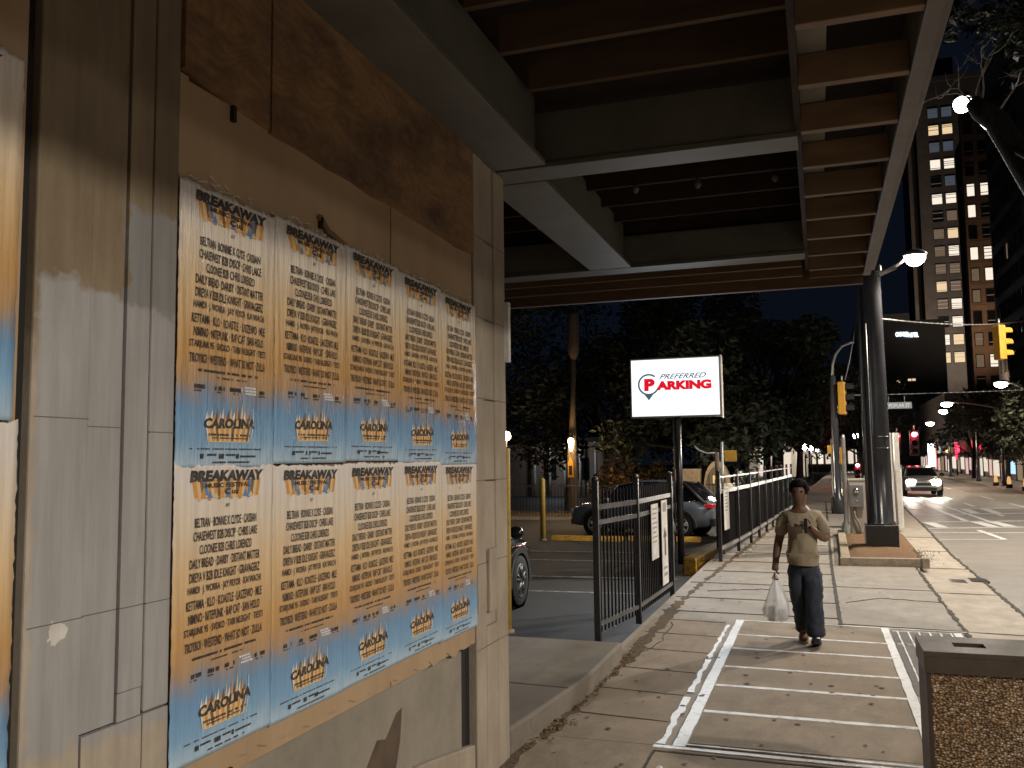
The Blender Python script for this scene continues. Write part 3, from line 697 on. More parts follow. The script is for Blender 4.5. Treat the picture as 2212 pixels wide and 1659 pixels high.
# lamps in view, plus one unseen, added to light the road
t = thing('street_lamp', (1.3, 19.5, 5.6), 'glowing street lamp on a short arm from the thick pole, beyond the canopy edge', 'street lamp')
b = B(); b.tube([(1.2, 19.5, 5.60), (1.45, 19.5, 5.68), (1.65, 19.55, 5.78), (1.85, 19.6, 5.93)], [.035, .032, .03, .03], 8); b.build('arm', m_galv, t)
b = B(); bm = bmesh.new(); bmesh.ops.create_uvsphere(bm, u_segments=16, v_segments=10, radius=1)
for v in bm.verts: v.co = Vector((1.99 + v.co.x * .24, 19.6 + v.co.y * .15, 5.97 + max(v.co.z, -.1) * .12))
b.bm(bm, 0, True).build('head', m_galv, t)
b = B(); bm = bmesh.new(); bmesh.ops.create_uvsphere(bm, u_segments=16, v_segments=10, radius=1)
for v in bm.verts: v.co = Vector((1.99 + v.co.x * .20, 19.6 + v.co.y * .15, 5.93 + min(v.co.z, .2) * .19))
b.bm(bm, 0, True).build('lens', m_lens, t)
lamp_light('lamp light', (1.99, 19.6, 5.70), 1000, (1, .88, .72), t, .25, spot=136, blend=.3)
street_lamp((10.3, 24.2, 0), (8.2, 24.0, 9.2), 'unseen tall street lamp added across the street to light the road', 8000, (1, .90, .78), spot=150)
t = thing('street_lamp', (2.2, 8.6, 0), 'white street lamp blazing through bare twigs at the tip of the dark limb', 'street lamp')
b = B(); b.lathe([(.16, 0), (.16, .12), (.11, .35), (.085, .6), (.06, 4.3)], (2.2, 8.6, 0), 14); b.build('pole', m_black, t)
b = B(); b.tube([(2.2, 8.6, 4.2), (2.2, 9.2, 4.45), (2.06, 10.7, 5.25), (1.93, 11.3, 5.75), (1.84, 11.75, 6.2)], [.05, .045, .04, .035, .03], 8); b.build('arm', m_black, t)
b = B(); bm = bmesh.new(); bmesh.ops.create_uvsphere(bm, u_segments=16, v_segments=10, radius=1)
for v in bm.verts: v.co = Vector((1.82 + v.co.x * .11, 11.85 + v.co.y * .2, 6.23 + max(v.co.z, -.1) * .10))
b.bm(bm, 0, True).build('head', m_black, t)
b = B(); bm = bmesh.new(); bmesh.ops.create_uvsphere(bm, u_segments=16, v_segments=10, radius=1)
for v in bm.verts: v.co = Vector((1.82 + v.co.x * .10, 11.83 + v.co.y * .17, 6.19 + min(v.co.z, .2) * .11))
b.bm(bm, 0, True).build('lens', m_lens_w, t)
lamp_light('lamp light', (1.82, 11.9, 6.02), 640, (1, .91, .77), t, .25, spot=160, blend=.25)
lamp_light('lamp light', (1.80, 11.7, 6.22), 40, (1, .93, .84), t, .06)
street_lamp((10.3, 60, 0), (7.5, 60.0, 5.0), 'street lamp over the right kerb, upper of the close pair', 900, lr=.22)
street_lamp((10.6, 71, 0), (8.5, 70.0, 5.0), 'street lamp over the right kerb, lower of the close pair', 700, lr=.22)
street_lamp((10.7, 86, 0), (9.2, 85.0, 4.65), 'small distant street lamp beyond the close pair', 600, lr=.25)
street_lamp((10.0, 50.4, 0), (8.75, 50.0, 5.4), 'bright street lamp in front of the tan tower, right of the trees', 900, lr=.22)

# lot lamps
t = thing('globe_lamp', (-10.52, 30, lotz(30)), 'warm glowing globe lamp peeping out above the yellow post', 'globe lamp')
B().tube([(-10.52, 30, lotz(30)), (-10.52, 30, 2.6)], .05, 10).build('pole', m_black, t)
b = B(); bm = bmesh.new(); bmesh.ops.create_uvsphere(bm, u_segments=16, v_segments=10, radius=.17)
for v in bm.verts: v.co += Vector((-10.52, 30, 2.77))
b.bm(bm, 0, True).build('globe', m_globe, t)
lamp_light('lamp light', (-10.52, 30, 2.77), 260, (1, .7, .4), t, .2)

t = thing('utility_pole', (-10.35, 38, lotz(40)), 'old timber utility pole with a dark sleeve on top and a small yellow plate', 'utility pole')
b = B(); b.tube([(-10.35, 38, lotz(40)), (-10.27, 38, 1.5), (-10.2, 38, 4), (-10.13, 38, 6.5)], [.30, .25, .13, .11], 12); b.build('pole', m_wood, t)
b = B(); b.lathe([(.1, 6.3), (.24, 6.6), (.26, 6.8), (.26, 8.3), (.1, 8.4)], (-10.12, 38, 0), 14); b.build('sleeve', m_wood, t)
b = B(); b.prism([(-10.38, 1.15), (-10.14, 1.15), (-10.14, 1.75), (-10.26, 2.0), (-10.38, 1.75)], 37.69, 37.72, 'Y'); b.prism([(-10.33, 1.25), (-10.19, 1.25), (-10.19, 1.65), (-10.33, 1.65)], 37.68, 37.692, 'Y', 1); b.build('warning_plate', [m_sig, m_dark], t)
t = thing('lantern', (-10.2, 37.6, 2.5), 'small tapered lantern glowing on the timber utility pole', 'lantern')
b = B(); b.lathe([(.03, 2.28), (.07, 2.40), (.13, 2.72), (.10, 2.82), (.0, 2.84)], (-10.2, 37.6, 0), 12); b.build('lantern_glass', m_globe, t)
b = B(); b.lathe([(.15, 2.83), (.12, 2.90), (0, 2.96)], (-10.2, 37.6, 0), 12); b.tube([(-10.2, 37.95, 2.92), (-10.2, 37.6, 2.92)], .02, 6); b.build('cap', m_black, t)
lamp_light('lamp light', (-10.2, 37.3, 2.6), 160, (1, .62, .28), t, .1)

# ================================================================ yellow posts
def bollard(x, y, z0, h, rad, label):
    t = thing('yellow_bollard', (x, y, z0), label, 'bollard', 'yellow steel bollards')
    b = B(); b.lathe([(rad, 0), (rad, h - rad * .8), (rad * .8, h - rad * .3), (rad * .4, h - .02), (0, h)], (x, y, z0), 18); b.build('post', m_yellow_post, t)
    b = B(); b.lathe([(rad + .03, 0), (rad + .025, .03), (rad, .035)], (x, y, z0), 18); b.build('foot_collar', m_kerb, t)
bollard(-3.055, 8.72, .16, 1.88, .034, 'tall yellow bollard beside the corner column, standing on the entrance slab')
bollard(-7.42, 24.2, lotz(24.2), 1.75, .075, 'short pale yellow bollard in the middle of the parking lot')

# ================================================================ lit parking sign
t = thing('parking_sign', (-2.5, 16.85, 0), 'large backlit white sign reading PREFERRED PARKING on a black pole', 'parking sign')
SX0, SX1, SZ0, SZ1, SY = -3.33, -1.70, 2.70, 3.765, 16.74
b = B(); b.box(SX0 - .03, SX1 + .03, SY + .012, SY + .26, SZ0 - .03, SZ1 + .03, 0, .012); b.build('cabinet', m_galv, t)
m_sign = E('backlit sign face', (.95, .98, 1), 1.25)
B().box(SX0, SX1, SY, SY + .01, SZ0, SZ1).build('sign_face', m_sign, t)
B().box(SX0, SX1, SY + .262, SY + .272, SZ0, SZ1).build('sign_face', m_sign, t)
sw, shh = SX1 - SX0, SZ1 - SZ0
def stxt(bb, txt, s0, s1, q0, q1, bold, mat, shear=0., rise=0., d=.003):
    g, fs, _ = glyphs(txt, bold, 5)
    vs = [(SX0 + sw * (s0 + (s1 - s0) * gx + shear * gy), SY - d, SZ1 - shh * (q1 + (q0 - q1) * gy)) for gx, gy in g]
    bb.add(vs, fs, mat)
m_sred = M('sign red lettering', (.55, .008, .02), .5, emit=(1, .006, .03), strength=.6); m_sgrey = M('sign blue grey lettering', (.10, .15, .20), .5, emit=(.12, .21, .30), strength=.35)
b = B()
stxt(b, 'PREFERRED', .325, .838, .262, .35, .014, 1, .035)
stxt(b, 'P', .148, .272, .335, .555, .07, 0); stxt(b, 'ARKING', .288, .915, .385, .548, .07, 0)
b.build('lettering', [m_sred, m_sgrey], t, fix=False)
b = B(); cx, cz, r1, r0 = SX0 + sw * .200, SZ1 - shh * .44, .205, .172
k0, k1 = 40, 372; n = 48; vs = []
for i in range(n + 1):
    a = R(50 + (k1 - 50 - 50 + 20) * i / n); vs += [(cx + r1 * math.cos(a), SY - .002, cz + r1 * math.sin(a)), (cx + r0 * math.cos(a), SY - .002, cz + r0 * math.sin(a))]
b.add(vs, [(2 * i, 2 * i + 1, 2 * i + 3, 2 * i + 2) for i in range(n)])
pin = [(cx + r1 * math.cos(R(a)), SY - .0025, cz + r1 * math.sin(R(a))) for a in range(215, 321, 7)]
pn = len(pin); inn = [(cx + r0 * .93 * math.cos(R(a)), SY - .0025, cz + r0 * .93 * math.sin(R(a))) for a in range(215, 321, 7)]
b2 = [(cx - .135, SY - .0026, cz - .12), (cx, SY - .0026, cz - .30), (cx + .135, SY - .0026, cz - .12), (cx + .07, SY - .0026, cz - .172), (cx, SY - .0026, cz - .185), (cx - .07, SY - .0026, cz - .172)]
b.add(b2, [(0, 1, 4, 5), (1, 2, 3, 4)])
b.build('pin_mark', m_sgrey, t, fix=False)
B().tube([(-2.50, 16.86, -.05), (-2.49, 16.86, 2.68)], .062, 14).build('pole', m_black, t)
B().tube([(-2.60, 16.80, .0), (-2.575, 16.80, 1.0), (-2.57, 16.80, 2.68)], .016, 8).build('conduit', m_black, t)
b = B(); b.lathe([(.0, .52), (.05, .55), (.055, .66), (.03, .72), (.02, .80)], (-2.62, 16.76, 0), 12); b.tube([(-2.62, 16.76, .54), (-2.60, 16.74, .02)], .018, 8); b.build('meter_knob', m_galv, t)
b = B(); b.box(SX1 + .03, SX1 + .045, SY + .0, SY + .24, SZ0 - .06, SZ1 + .04); b.build('edge_trim', m_white, t)
b = B(); b.box(SX0 - .10, SX0 - .03, SY + .06, SY + .2, 3.15, 3.40, 0, .02); b.build('switch_box', m_black, t)
for yy, sg in ((SY - .03, -1), (SY + .30, 1)):      # area lights added just outside each face, carrying the glow of the sign
    al = bpy.data.lights.new('sign light', 'AREA'); al.shape = 'RECTANGLE'; al.size = 1.55; al.size_y = 1.0; al.energy = 140 if sg < 0 else 20; al.color = (.80, .90, 1)
    ao = bpy.data.objects.new('sign light', al); C.objects.link(ao); ao.parent = t; ao.location = Vector(((SX0 + SX1) / 2, yy, 3.23)) - t.location; ao.rotation_euler = (R(-90 if sg < 0 else 90), 0, 0)

# ================================================================ iron fences
def fence(name, pts, label, postz, rails, pick, pick_z, step, signs=None, posts=None, screen=None, knob=True, rail_mat=None):
    t = thing(name, (pts[0][0], pts[0][1], 0), label, 'fence')
    if pick == 0: step = 1e9
    posts = posts or pts
    for (x, y) in posts:
        b = B(); b.box(x - .032, x + .032, y - .032, y + .032, -.05, postz, 0, .004); 
        if knob: b.lathe([(.03, postz), (.042, postz + .02), (.03, postz + .05), (0, postz + .055)], (x, y, 0), 10)
        b.build('post', m_black, t)
    for a, c in zip(pts, pts[1:]):
        a, c = Vector(a), Vector(c); d = c - a; q = Vector((d.y, -d.x)).normalized()
        for z, h in rails:
            b = B(); e = q * .02
            b.add([(a.x - e.x, a.y - e.y, z), (a.x + e.x, a.y + e.y, z), (a.x + e.x, a.y + e.y, z + h), (a.x - e.x, a.y - e.y, z + h), (c.x - e.x, c.y - e.y, z), (c.x + e.x, c.y + e.y, z), (c.x + e.x, c.y + e.y, z + h), (c.x - e.x, c.y - e.y, z + h)],
                  [(0, 1, 2, 3), (4, 7, 6, 5), (0, 4, 5, 1), (1, 5, 6, 2), (2, 6, 7, 3), (3, 7, 4, 0)]); b.build('rail', rail_mat if rail_mat and z < 1.4 else m_rail, t)
    # pickets: one mesh, copied along the run
    proto = None; total = 0
    for a, c in zip(pts, pts[1:]):
        a, c = Vector(a), Vector(c); L_ = (c - a).length; n = int(L_ / step)
        for k in range(1, n):
            p = a + (c - a) * k / n; total += 1
            if total > pick: break
            if proto is None:
                b = B(); s = .009; z0, z1 = pick_z
                b.box(-s, s, -s, s, z0, z1 - .05); b.add([(-s, -s, z1 - .05), (s, -s, z1 - .05), (s, s, z1 - .05), (-s, s, z1 - .05), (0, 0, z1)], [(0, 1, 4), (1, 2, 4), (2, 3, 4), (3, 0, 4)])
                proto = b.build('picket', M('dull black iron', (.008, .008, .0085), .5, spec=.25)); o = proto
            else: o = proto.copy(); C.objects.link(o)
            o.parent = t; o.location = (p.x - t.location.x, p.y - t.location.y, 0)
    return t
fn = fence('iron_fence', [(-2.30, 9.44), (-2.11, 10.72), (-2.04, 12.85)], 'short black iron fence panel with white notices, between the step and the parking sign', 1.66,
      [(1.36, .055), (1.20, .05), (.13, .045)], 100, (.06, 1.60), .105)
def placard(name, p0, p1, z0, z1, label, arrow=False, lines=0):
    t = thing(name, (p0[0], p0[1], z0), label, 'notice', 'white notices hung on the fences')
    a, c = Vector(p0), Vector(p1); d = (c - a); q = Vector((d.y, -d.x)).normalized() * .012
    def quad(s0, s1, zz0, zz1, off):
        e = q * off; A = a + d * s0 + e; Cc = a + d * s1 + e
        return [(A.x, A.y, zz0), (Cc.x, Cc.y, zz0), (Cc.x, Cc.y, zz1), (A.x, A.y, zz1)]
    b = B(); f0 = quad(0, 1, z0, z1, 1.0); f1 = quad(0, 1, z0, z1, .4)
    b.add(f0 + f1, [(0, 1, 2, 3), (4, 7, 6, 5), (0, 4, 5, 1), (1, 5, 6, 2), (2, 6, 7, 3), (3, 7, 4, 0)]); b.build('plate', m_white, t)
    b = B(); H = z1 - z0
    if arrow:
        b.add(quad(.2, .8, z0 + H * .86, z0 + H * .97, 1.15), [(0, 1, 2, 3)], 1)
        A = lambda s, z: (a + d * s + q * 1.15)
        pts = [(.38, .34), (.62, .34), (.62, .56), (.8, .56), (.5, .68), (.2, .56), (.38, .56)]
        vs = [((a + d * s + q * 1.15).x, (a + d * s + q * 1.15).y, z0 + H * zz) for s, zz in pts]; b.add(vs, [(0, 1, 2, 6), (3, 4, 5)], 0)
        b.add(quad(.2, .8, z0 + H * .10, z0 + H * .14, 1.15), [(0, 1, 2, 3)], 1); b.add(quad(.2, .8, z0 + H * .18, z0 + H * .21, 1.15), [(0, 1, 2, 3)], 1)
    for k in range(lines):
        b.add(quad(.12, .85 - .1 * (k % 3), z0 + H * (.9 - k * .085), z0 + H * (.925 - k * .085), 1.15), [(0, 1, 2, 3)], 1)
    b.build('print', [m_ink, M('faded notice print', (.28, .26, .25), .7)], t, fix=False)
placard('notice_board', (-2.055, 11.35), (-2.045, 11.78), .62, 1.32, 'short white notice with faded lines hung on the short fence', lines=8)
placard('notice_board', (-2.04, 12.02), (-2.03, 12.42), .22, 1.34, 'tall white notice with a black arrow hung on the short fence', arrow=True)
lp = [(-1.80, 17.0), (-1.64, 19.0), (-1.52, 20.8), (-1.44, 22.4), (-1.36, 24.0), (-1.28, 25.6), (-1.20, 27.2), (-1.12, 28.8), (-1.04, 30.5), (-.95, 32.2)]
fl = fence('iron_fence', lp, 'long black iron fence running along the pavement beside the parking lot', 1.62,
      [(1.53, .03), (1.24, .07), (.20, .06)], 0, (.26, 1.56), .155, rail_mat=M('rail with painted glint', (.38, .365, .345), .35, metal=.3, col2=(.30, .285, .27), scale=6))  # pale colour stands in for lamp reflections on glossy black rails
b = B()
for a, c in zip(lp, lp[1:]):
    e = .035; b.add([(a[0] - e, a[1], .26), (c[0] - e, c[1], .26), (c[0] - e, c[1], 1.235), (a[0] - e, a[1], 1.235), (a[0] - e - .01, a[1], .26), (c[0] - e - .01, c[1], .26), (c[0] - e - .01, c[1], 1.235), (a[0] - e - .01, a[1], 1.235)],
          [(0, 1, 2, 3), (4, 7, 6, 5), (0, 4, 5, 1), (1, 5, 6, 2), (2, 6, 7, 3), (3, 7, 4, 0)])
b.build('privacy_mesh', M('dark privacy mesh', (.013, .012, .012), .9, spec=.02, col2=(.008, .0075, .0075), scale=12), fl)
placard('notice_board', (-1.745, 17.25), (-1.70, 17.75), .55, 1.30, 'narrow white notice on the end bay of the long fence', lines=6)
# fence along the back of the lot
bf = fence('lot_fence', [(-17, 34.2), (-12.6, 34.2), (-8.6, 34.0), (-6.3, 33.2)], 'dark picket fence along the back edge of the parking lot', 1.05 , [(.85, .05), (-.15, .05)], 90, (-.25, 1.0), .13, knob=False)

# yellow kerb beside the fence
t = thing('yellow_kerb', (-2.2, 18, 0), 'worn yellow concrete kerb at the end of the long fence', 'kerb')
b = B(); b.prism([(-2.46, 16.75), (-2.20, 16.60), (-1.93, 20.0), (-1.75, 26.0), (-1.98, 26.0), (-2.22, 20.0)], -.35, .085, 'Z'); b.build('kerb_block', m_yellow, t, .03)
t = thing('wheel_stop', (-6, 23.9, lotz(24)), 'yellow wheel stop on the asphalt under the blue grey car', 'wheel stop', 'yellow wheel stops')
b = B(); b.prism([(24.6, lotz(24)), (24.45, lotz(24) + .13), (24.3, lotz(24) + .13), (24.15, lotz(24))], -7.2, -5.2, 'X'); b.build('block', m_yellow, t, .02)
dup(t, (-3.9, 24.1, lotz(24)), None, 'yellow wheel stop near the rear wheel of the blue grey car')

# sign on two posts by the fence end
t = thing('post_sign', (-1.86, 18.3, 0), 'tan rectangular sign on a slim post at the end of the long fence', 'sign')
B().tube([(-1.86, 18.3, 0), (-1.845, 18.3, 2.22)], .028, 8).build('post', m_galv, t)
B().box(-1.80, -1.56, 18.28, 18.30, 1.83, 2.05, 0, .008).build('plate', m_sig, t)
t = thing('timber_post', (-2.02, 18.8, 0), 'grey timber post with a hanging cable loop behind the tan sign', 'post')
B().tube([(-2.02, 18.8, 0), (-2.0, 18.8, 2.02)], .045, 8).build('post', m_wood, t)
B().tube([(-2.0, 18.8, 2.0), (-2.2, 18.75, 2.0), (-2.35, 18.72, 2.06), (-2.44, 18.7, 2.15)], .022, 6).build('cable', m_galv, t)

# ================================================================ planter with the large pole
t = thing('planter_bed', (.95, 20, 0), 'kerbed planting bed of brown pine straw around the large pole', 'planter')
k_ = .10
def strip_box(p0, p1, w_, z0, z1):
    b = B(); p0, p1 = Vector(p0), Vector(p1); q = Vector((-(p1 - p0).y, (p1 - p0).x)).normalized() * w_ / 2
    b.prism([tuple(p0 + q), tuple(p1 + q), tuple(p1 - q), tuple(p0 - q)], z0, z1, 'Z'); return b
for p0, p1 in (((.26, 16.92), (1.66, 17.0)), ((.36, 17.05), (.42, 23.5)), ((.42, 23.6), (1.45, 23.75))):
    strip_box(p0, p1, .16, -.02, .135).build('kerb_stone', m_kerb, t, .015)
B().box(1.58, 1.70, 16.86, 17.12, -.02, .15).build('kerb_stone', m_kerb, t, .01)
b = B(); n = 16; vs = []
for i in range(n + 1):
    for k in range(n + 1):
        x = .42 + 1.28 * i / n; y = 17.05 + 6.6 * k / n
        e = min(1, 8 * min(i / n, 1 - i / n) + .0) * min(1, 8 * min(k / n, 1 - k / n))
        vs.append((x + (.1 * k / n if i == n else 0), y, .03 + e * (.08 + .03 * noise.noise((x * 3, y * 2, 0)))))
b.add(vs, [(i * (n + 1) + k, (i + 1) * (n + 1) + k, (i + 1) * (n + 1) + k + 1, i * (n + 1) + k + 1) for i in range(n) for k in range(n)], 0, True)
mu = b.build('mulch', m_mulch, t)
random.seed(11); g = B()
for (cx, cy, sx, sy, cnt) in ((1.62, 18.6, .14, .5, 260), (1.66, 17.7, .12, .3, 170), (.6, 22.8, .15, .3, 120), (1.15, 19.2, .3, .1, 90), (-2.2, 17.0, .1, .15, 60), (-1.5, 19.6, .07, 1.0, 60)):
    for k in range(cnt):
        x = random.gauss(cx, sx); y = random.gauss(cy, sy); h = random.uniform(.015, .05); a = random.uniform(0, 6.28); l = random.uniform(.02, .07); w_ = .006
        z = .05 if x > 0 else 0
        g.add([(x - w_ * math.sin(a), y + w_ * math.cos(a), z), (x + w_ * math.sin(a), y - w_ * math.cos(a), z), (x + l * math.cos(a), y + l * math.sin(a), z + h)], [(0, 1, 2)])
tag(g.build('weeds', m_leaf2, fix=False), kind='stuff')

t = thing('traffic_pole', (1.12, 19.6, 0), 'thick dark tapered steel pole on a square black base in the planting bed', 'pole')
B().box(.81, 1.42, 19.3, 19.92, .06, .53, 0, .012).build('base_box', m_black, t)
b = B(); b.lathe([(.275, .53), (.275, .56), (.235, .6), (.228, 1.8), (.222, 3.0), (.195, 5.62), (.20, 5.64), (.20, 5.70), (0, 5.72)], (1.125, 19.6, 0), 28); b.build('shaft', m_pole, t)
for z in (2.05, 2.28): 
    b = B(); b.lathe([(.236, z), (.236, z + .015)], (1.125, 19.6, 0), 28); b.build('band', m_black, t)
b = B(); b.tube([(.89, 19.5, .55), (.88, 19.5, 3), (.875, 19.5, 5.2), (.875, 19.5, 5.9)], [.045, .045, .04, .03], 10); b.build('conduit', m_pole, t)
b = B(); b.tube([(1.0, 19.4, .55), (.99, 19.4, 4.6)], .014, 6); b.build('cable', m_galv, t)
b = B(); b.tube([(.87, 19.55, 5.55), (1.30, 19.55, 5.60), (1.62, 19.5, 5.72)], [.03, .035, .03], 8); b.lathe([(.02, 5.6), (.05, 5.66), (.04, 5.78), (0, 5.82)], (1.3, 19.5, 0), 10); b.build('bracket', m_galv, t)

# cabinet and meter
t = thing('signal_cabinet', (.86, 22.8, 0), 'pale grey metal signal cabinet behind the large pole', 'cabinet')
B().box(.63, 1.28, 22.6, 23.1, 0, 1.33, 0, .01).box(.61, 1.31, 22.57, 23.12, 1.33, 1.37, 0, .006).build('cabinet_body', m_cab, t)
B().box(.655, 1.25, 22.585, 22.6, .1, 1.28, 0, .004).build('door', m_cab, t)
b = B(); b.box(.63, .93, 22.43, 22.585, .72, 1.24, 0, .012); b.build('meter_box', m_meter, t)
b = B(); b.lathe([(.0, -.06), (.06, -.055), (.066, 0)], (.77, 22.43, 1.10), 16, axis='Y'); b.lathe([(0, -.015), (.025, -.01), (.028, 0)], (.79, 22.43, .86), 10, axis='Y'); b.build('meter_dial', m_chrome, t)
b = B(); b.tube([(.72, 22.52, .72), (.72, 22.5, .50), (.80, 22.48, .36), (.83, 22.48, .25), (.83, 22.48, 0)], .028, 8); b.build('conduit', m_galv, t)
t = thing('slim_signal_post', (.55, 22.5, 0), 'slim pale pedestrian signal post with a flared foot beside the cabinet', 'signal post')
b = B(); b.lathe([(.14, 0), (.13, .06), (.10, .32), (.055, .40), (.05, .6), (.05, 2.32), (.035, 2.40), (0, 2.42)], (.53, 22.5, 0), 14); b.build('post', m_galv, t)
b = B(); b.box(.44, .485, 22.35, 22.65, 1.72, 2.12, 0, .02); b.build('push_sign', m_sig, t)
t = thing('slim_signal_post', (.42, 33.5, 0), 'slim pale post with a small amber signal, far down the pavement', 'signal post')
b = B(); b.lathe([(.16, 0), (.15, .08), (.10, .34), (.06, .42), (.055, 2.5), (0, 2.55)], (.42, 33.5, 0), 12); b.build('post', m_galv, t)
B().box(.26, .40, 33.3, 33.6, 2.0, 2.3, 0, .02).build('signal_head', m_sig, t)

t = thing('metal_sign_post', (1.66, 23.2, 0), 'tall white sign panel seen from behind on a thin steel post', 'sign')
B().tube([(1.69, 23.2, 0), (1.66, 23.2, 2.45)], .026, 8).build('post', m_galv, t)
b = B(); b.box(1.52, 1.80, 23.23, 23.245, 1.55, 2.45, 0, .006); b.build('sign_plate', m_white, t)
t = thing('pale_cabinet', (1.75, 25.5, 0), 'second pale cabinet further on, behind the white sign panel', 'cabinet')
B().box(1.55, 2.0, 25.4, 25.9, 0, 1.62, 0, .02).build('cabinet_body', m_white, t)
B().box(1.53, 2.02, 25.38, 25.92, 1.62, 1.66).build('lid', m_galv, t)

# signal pole with curved arm (seen left of the large pole)
t = thing('signal_mast', (.55, 32, 0), 'dark signal pole with a curved arm at its top, left of the thick pole', 'signal pole')
b = B(); b.lathe([(.22, 0), (.22, .5), (.14, .62), (.13, 1.5), (.115, 3.5), (.10, 4.6), (.07, 4.62)], (.52, 32, 0), 16); b.build('pole', m_pole, t)
b = B(); b.tube([(.52, 32, 4.6), (.53, 32, 5.0), (.64, 32, 5.35), (.85, 32, 5.62), (1.1, 32, 5.72), (1.25, 32, 5.73)], .045, 8); b.build('arm', m_galv, t)
b = B(); b.tube([(1.32, 32, 6.4), (1.2, 32, 5.7), (1.05, 32, 5.0), (.9, 31.9, 4.45)], .018, 6); b.build('cable', m_galv, t)
def traffic_light(base, rz, label, lit=None, sc=1., back=False):
    t = thing('traffic_light', (0, 0, 0), label, 'traffic light', 'traffic lights')
    b = B(); b.box(-.17, .17, -.10, .12, -.52, .52, 0, .03); b.build('housing', m_black if lit is not None else m_sig, t)
    for k, z in enumerate((.34, 0, -.34)):
        cols = ((1, .02, .06), (1, .6, .1), (.1, 1, .4))
        mt = E('lit red signal', cols[0], 5) if lit == k else m_dark
        b = B(); b.lathe([(.0, -.125), (.10, -.115), (.12, -.10)], (0, 0, z), 16, axis='Y'); b.build('lens', mt, t)
        if lit == k: b = B(); b.lathe([(0, -.145), (.075, -.14), (.085, -.12)], (0, 0, z), 12, axis='Y'); b.build('bulb', E('white hot bulb', (1, .8, .8), 30), t)
        b = B(); n = 10; vs = []
        for i in range(n + 1):
            a = R(-20 + 220 * i / n); vs += [(.135 * math.cos(a), -.10, z + .135 * math.sin(a)), (.135 * math.cos(a), -.34, z + .12 * math.sin(a)), (.128 * math.cos(a), -.10, z + .128 * math.sin(a)), (.128 * math.cos(a), -.34, z + .113 * math.sin(a))]
        b.add(vs, [(4 * i, 4 * i + 4, 4 * i + 5, 4 * i + 1) for i in range(n)] + [(4 * i + 2, 4 * i + 3, 4 * i + 7, 4 * i + 6) for i in range(n)] + [(4 * i + 1, 4 * i + 5, 4 * i + 7, 4 * i + 3) for i in range(n)]); b.build('visor', m_sig if back else m_black, t)
    b = B(); b.tube([(0, 0, .52), (0, 0, .72)], .03, 8); b.build('hanger', m_galv, t)
    if lit is not None: lamp_light('signal light', (0, -.45, .34), 90, (1, .02, .05), t, .1)
    t.location = base; t.rotation_euler = (0, 0, rz); t.scale = (sc, sc, sc)
    return t
traffic_light((5.26, 30.0, 5.26), R(115), 'amber traffic light hanging from the upper wire in front of the brown tower', None, 1.0, True)
traffic_light((.80, 31.9, 3.85), R(80), 'amber traffic light seen side on, on the dark signal pole', None, 1.05)
traffic_light((4.53, 60, 2.65), 0, 'distant traffic light showing red, left one of the red pair', 0, 1.35)
traffic_light((5.52, 60, 2.68), 0, 'distant traffic light showing red, right one of the red pair', 0, 1.5)
traffic_light((2.28, 62, .95), 0, 'distant red traffic light low down behind the pale cabinet', 0, 1.1)
# span wires with their little ties
def wire(p0, p1, sag, label, rad=.011):
    b = B(); p0, p1 = Vector(p0), Vector(p1); pts = []
    for i in range(25):
        q = i / 24; p = p0.lerp(p1, q); p.z -= sag * 4 * q * (1 - q); pts.append(p)
    b.tube(pts, rad, 6)
    for i in range(1, 48):
        q = i / 48; p = p0.lerp(p1, q); p.z -= sag * 4 * q * (1 - q); a, c_ = p - (p1 - p0).normalized() * .05, p + (p1 - p0).normalized() * .05
        b.tube([a, c_], rad * 1.7, 6)
    tag(b.build('span_wire', m_galv), label, 'wire', 'span wires over the crossing')
wire((1.32, 19.6, 4.70), (9.3, 41.5, 7.6), .25, 'upper span wire from the thick pole holding the amber traffic light')
wire((.9, 32, 3.95), (11.2, 37, 4.35), .06, 'lower span wire carrying the small street name sign', .009)
t = thing('street_name_sign', (2.6, 33.1, 3.6), 'small white street name sign hanging from the lower wire', 'street sign')
b = B(); b.box(2.10, 3.02, 33.0, 33.02, 3.50, 3.72, 0, .006); b.build('plate', M('street sign plate', (.20, .24, .27), .5), t)
g, fs, _ = glyphs('N POPLAR ST', .01, 3); b = B(); b.add([(2.16 + .8 * x, 32.992, 3.54 + .13 * y) for x, y in g], fs); b.build('lettering', m_white, t, fix=False)
for x in (2.3, 2.8): B().tube([(x, 33.01, 3.72), (x, 33.01, 3.93)], .012, 6).build('hanger', m_galv, t)

# hydrant
t = thing('fire_hydrant', (.68, 34, 0), 'yellow fire hydrant on the pavement between the posts', 'hydrant')
m_hyd = M('yellow hydrant paint', (.55, .38, .12), .5, col2=(.40, .26, .08), scale=14)
b = B(); b.lathe([(.17, 0), (.17, .05), (.12, .07), (.11, .45), (.15, .48), (.15, .53), (.11, .56), (.10, .64), (.05, .72), (.03, .77), (0, .78)], (.68, 34, 0), 16); b.build('barrel', m_hyd, t)
b = B(); b.lathe([(.06, -.2), (.075, -.19), (.075, -.15), (.05, -.14), (.05, .14), (.075, .15), (.075, .19), (.06, .2)], (.68, 34, .40), 12, axis='X'); b.build('side_outlet', m_hyd, t)
b = B(); b.lathe([(.08, -.2), (.09, -.18), (.065, -.1)], (.68, 34, .36), 12, axis='Y'); b.build('front_outlet', m_hyd, t)

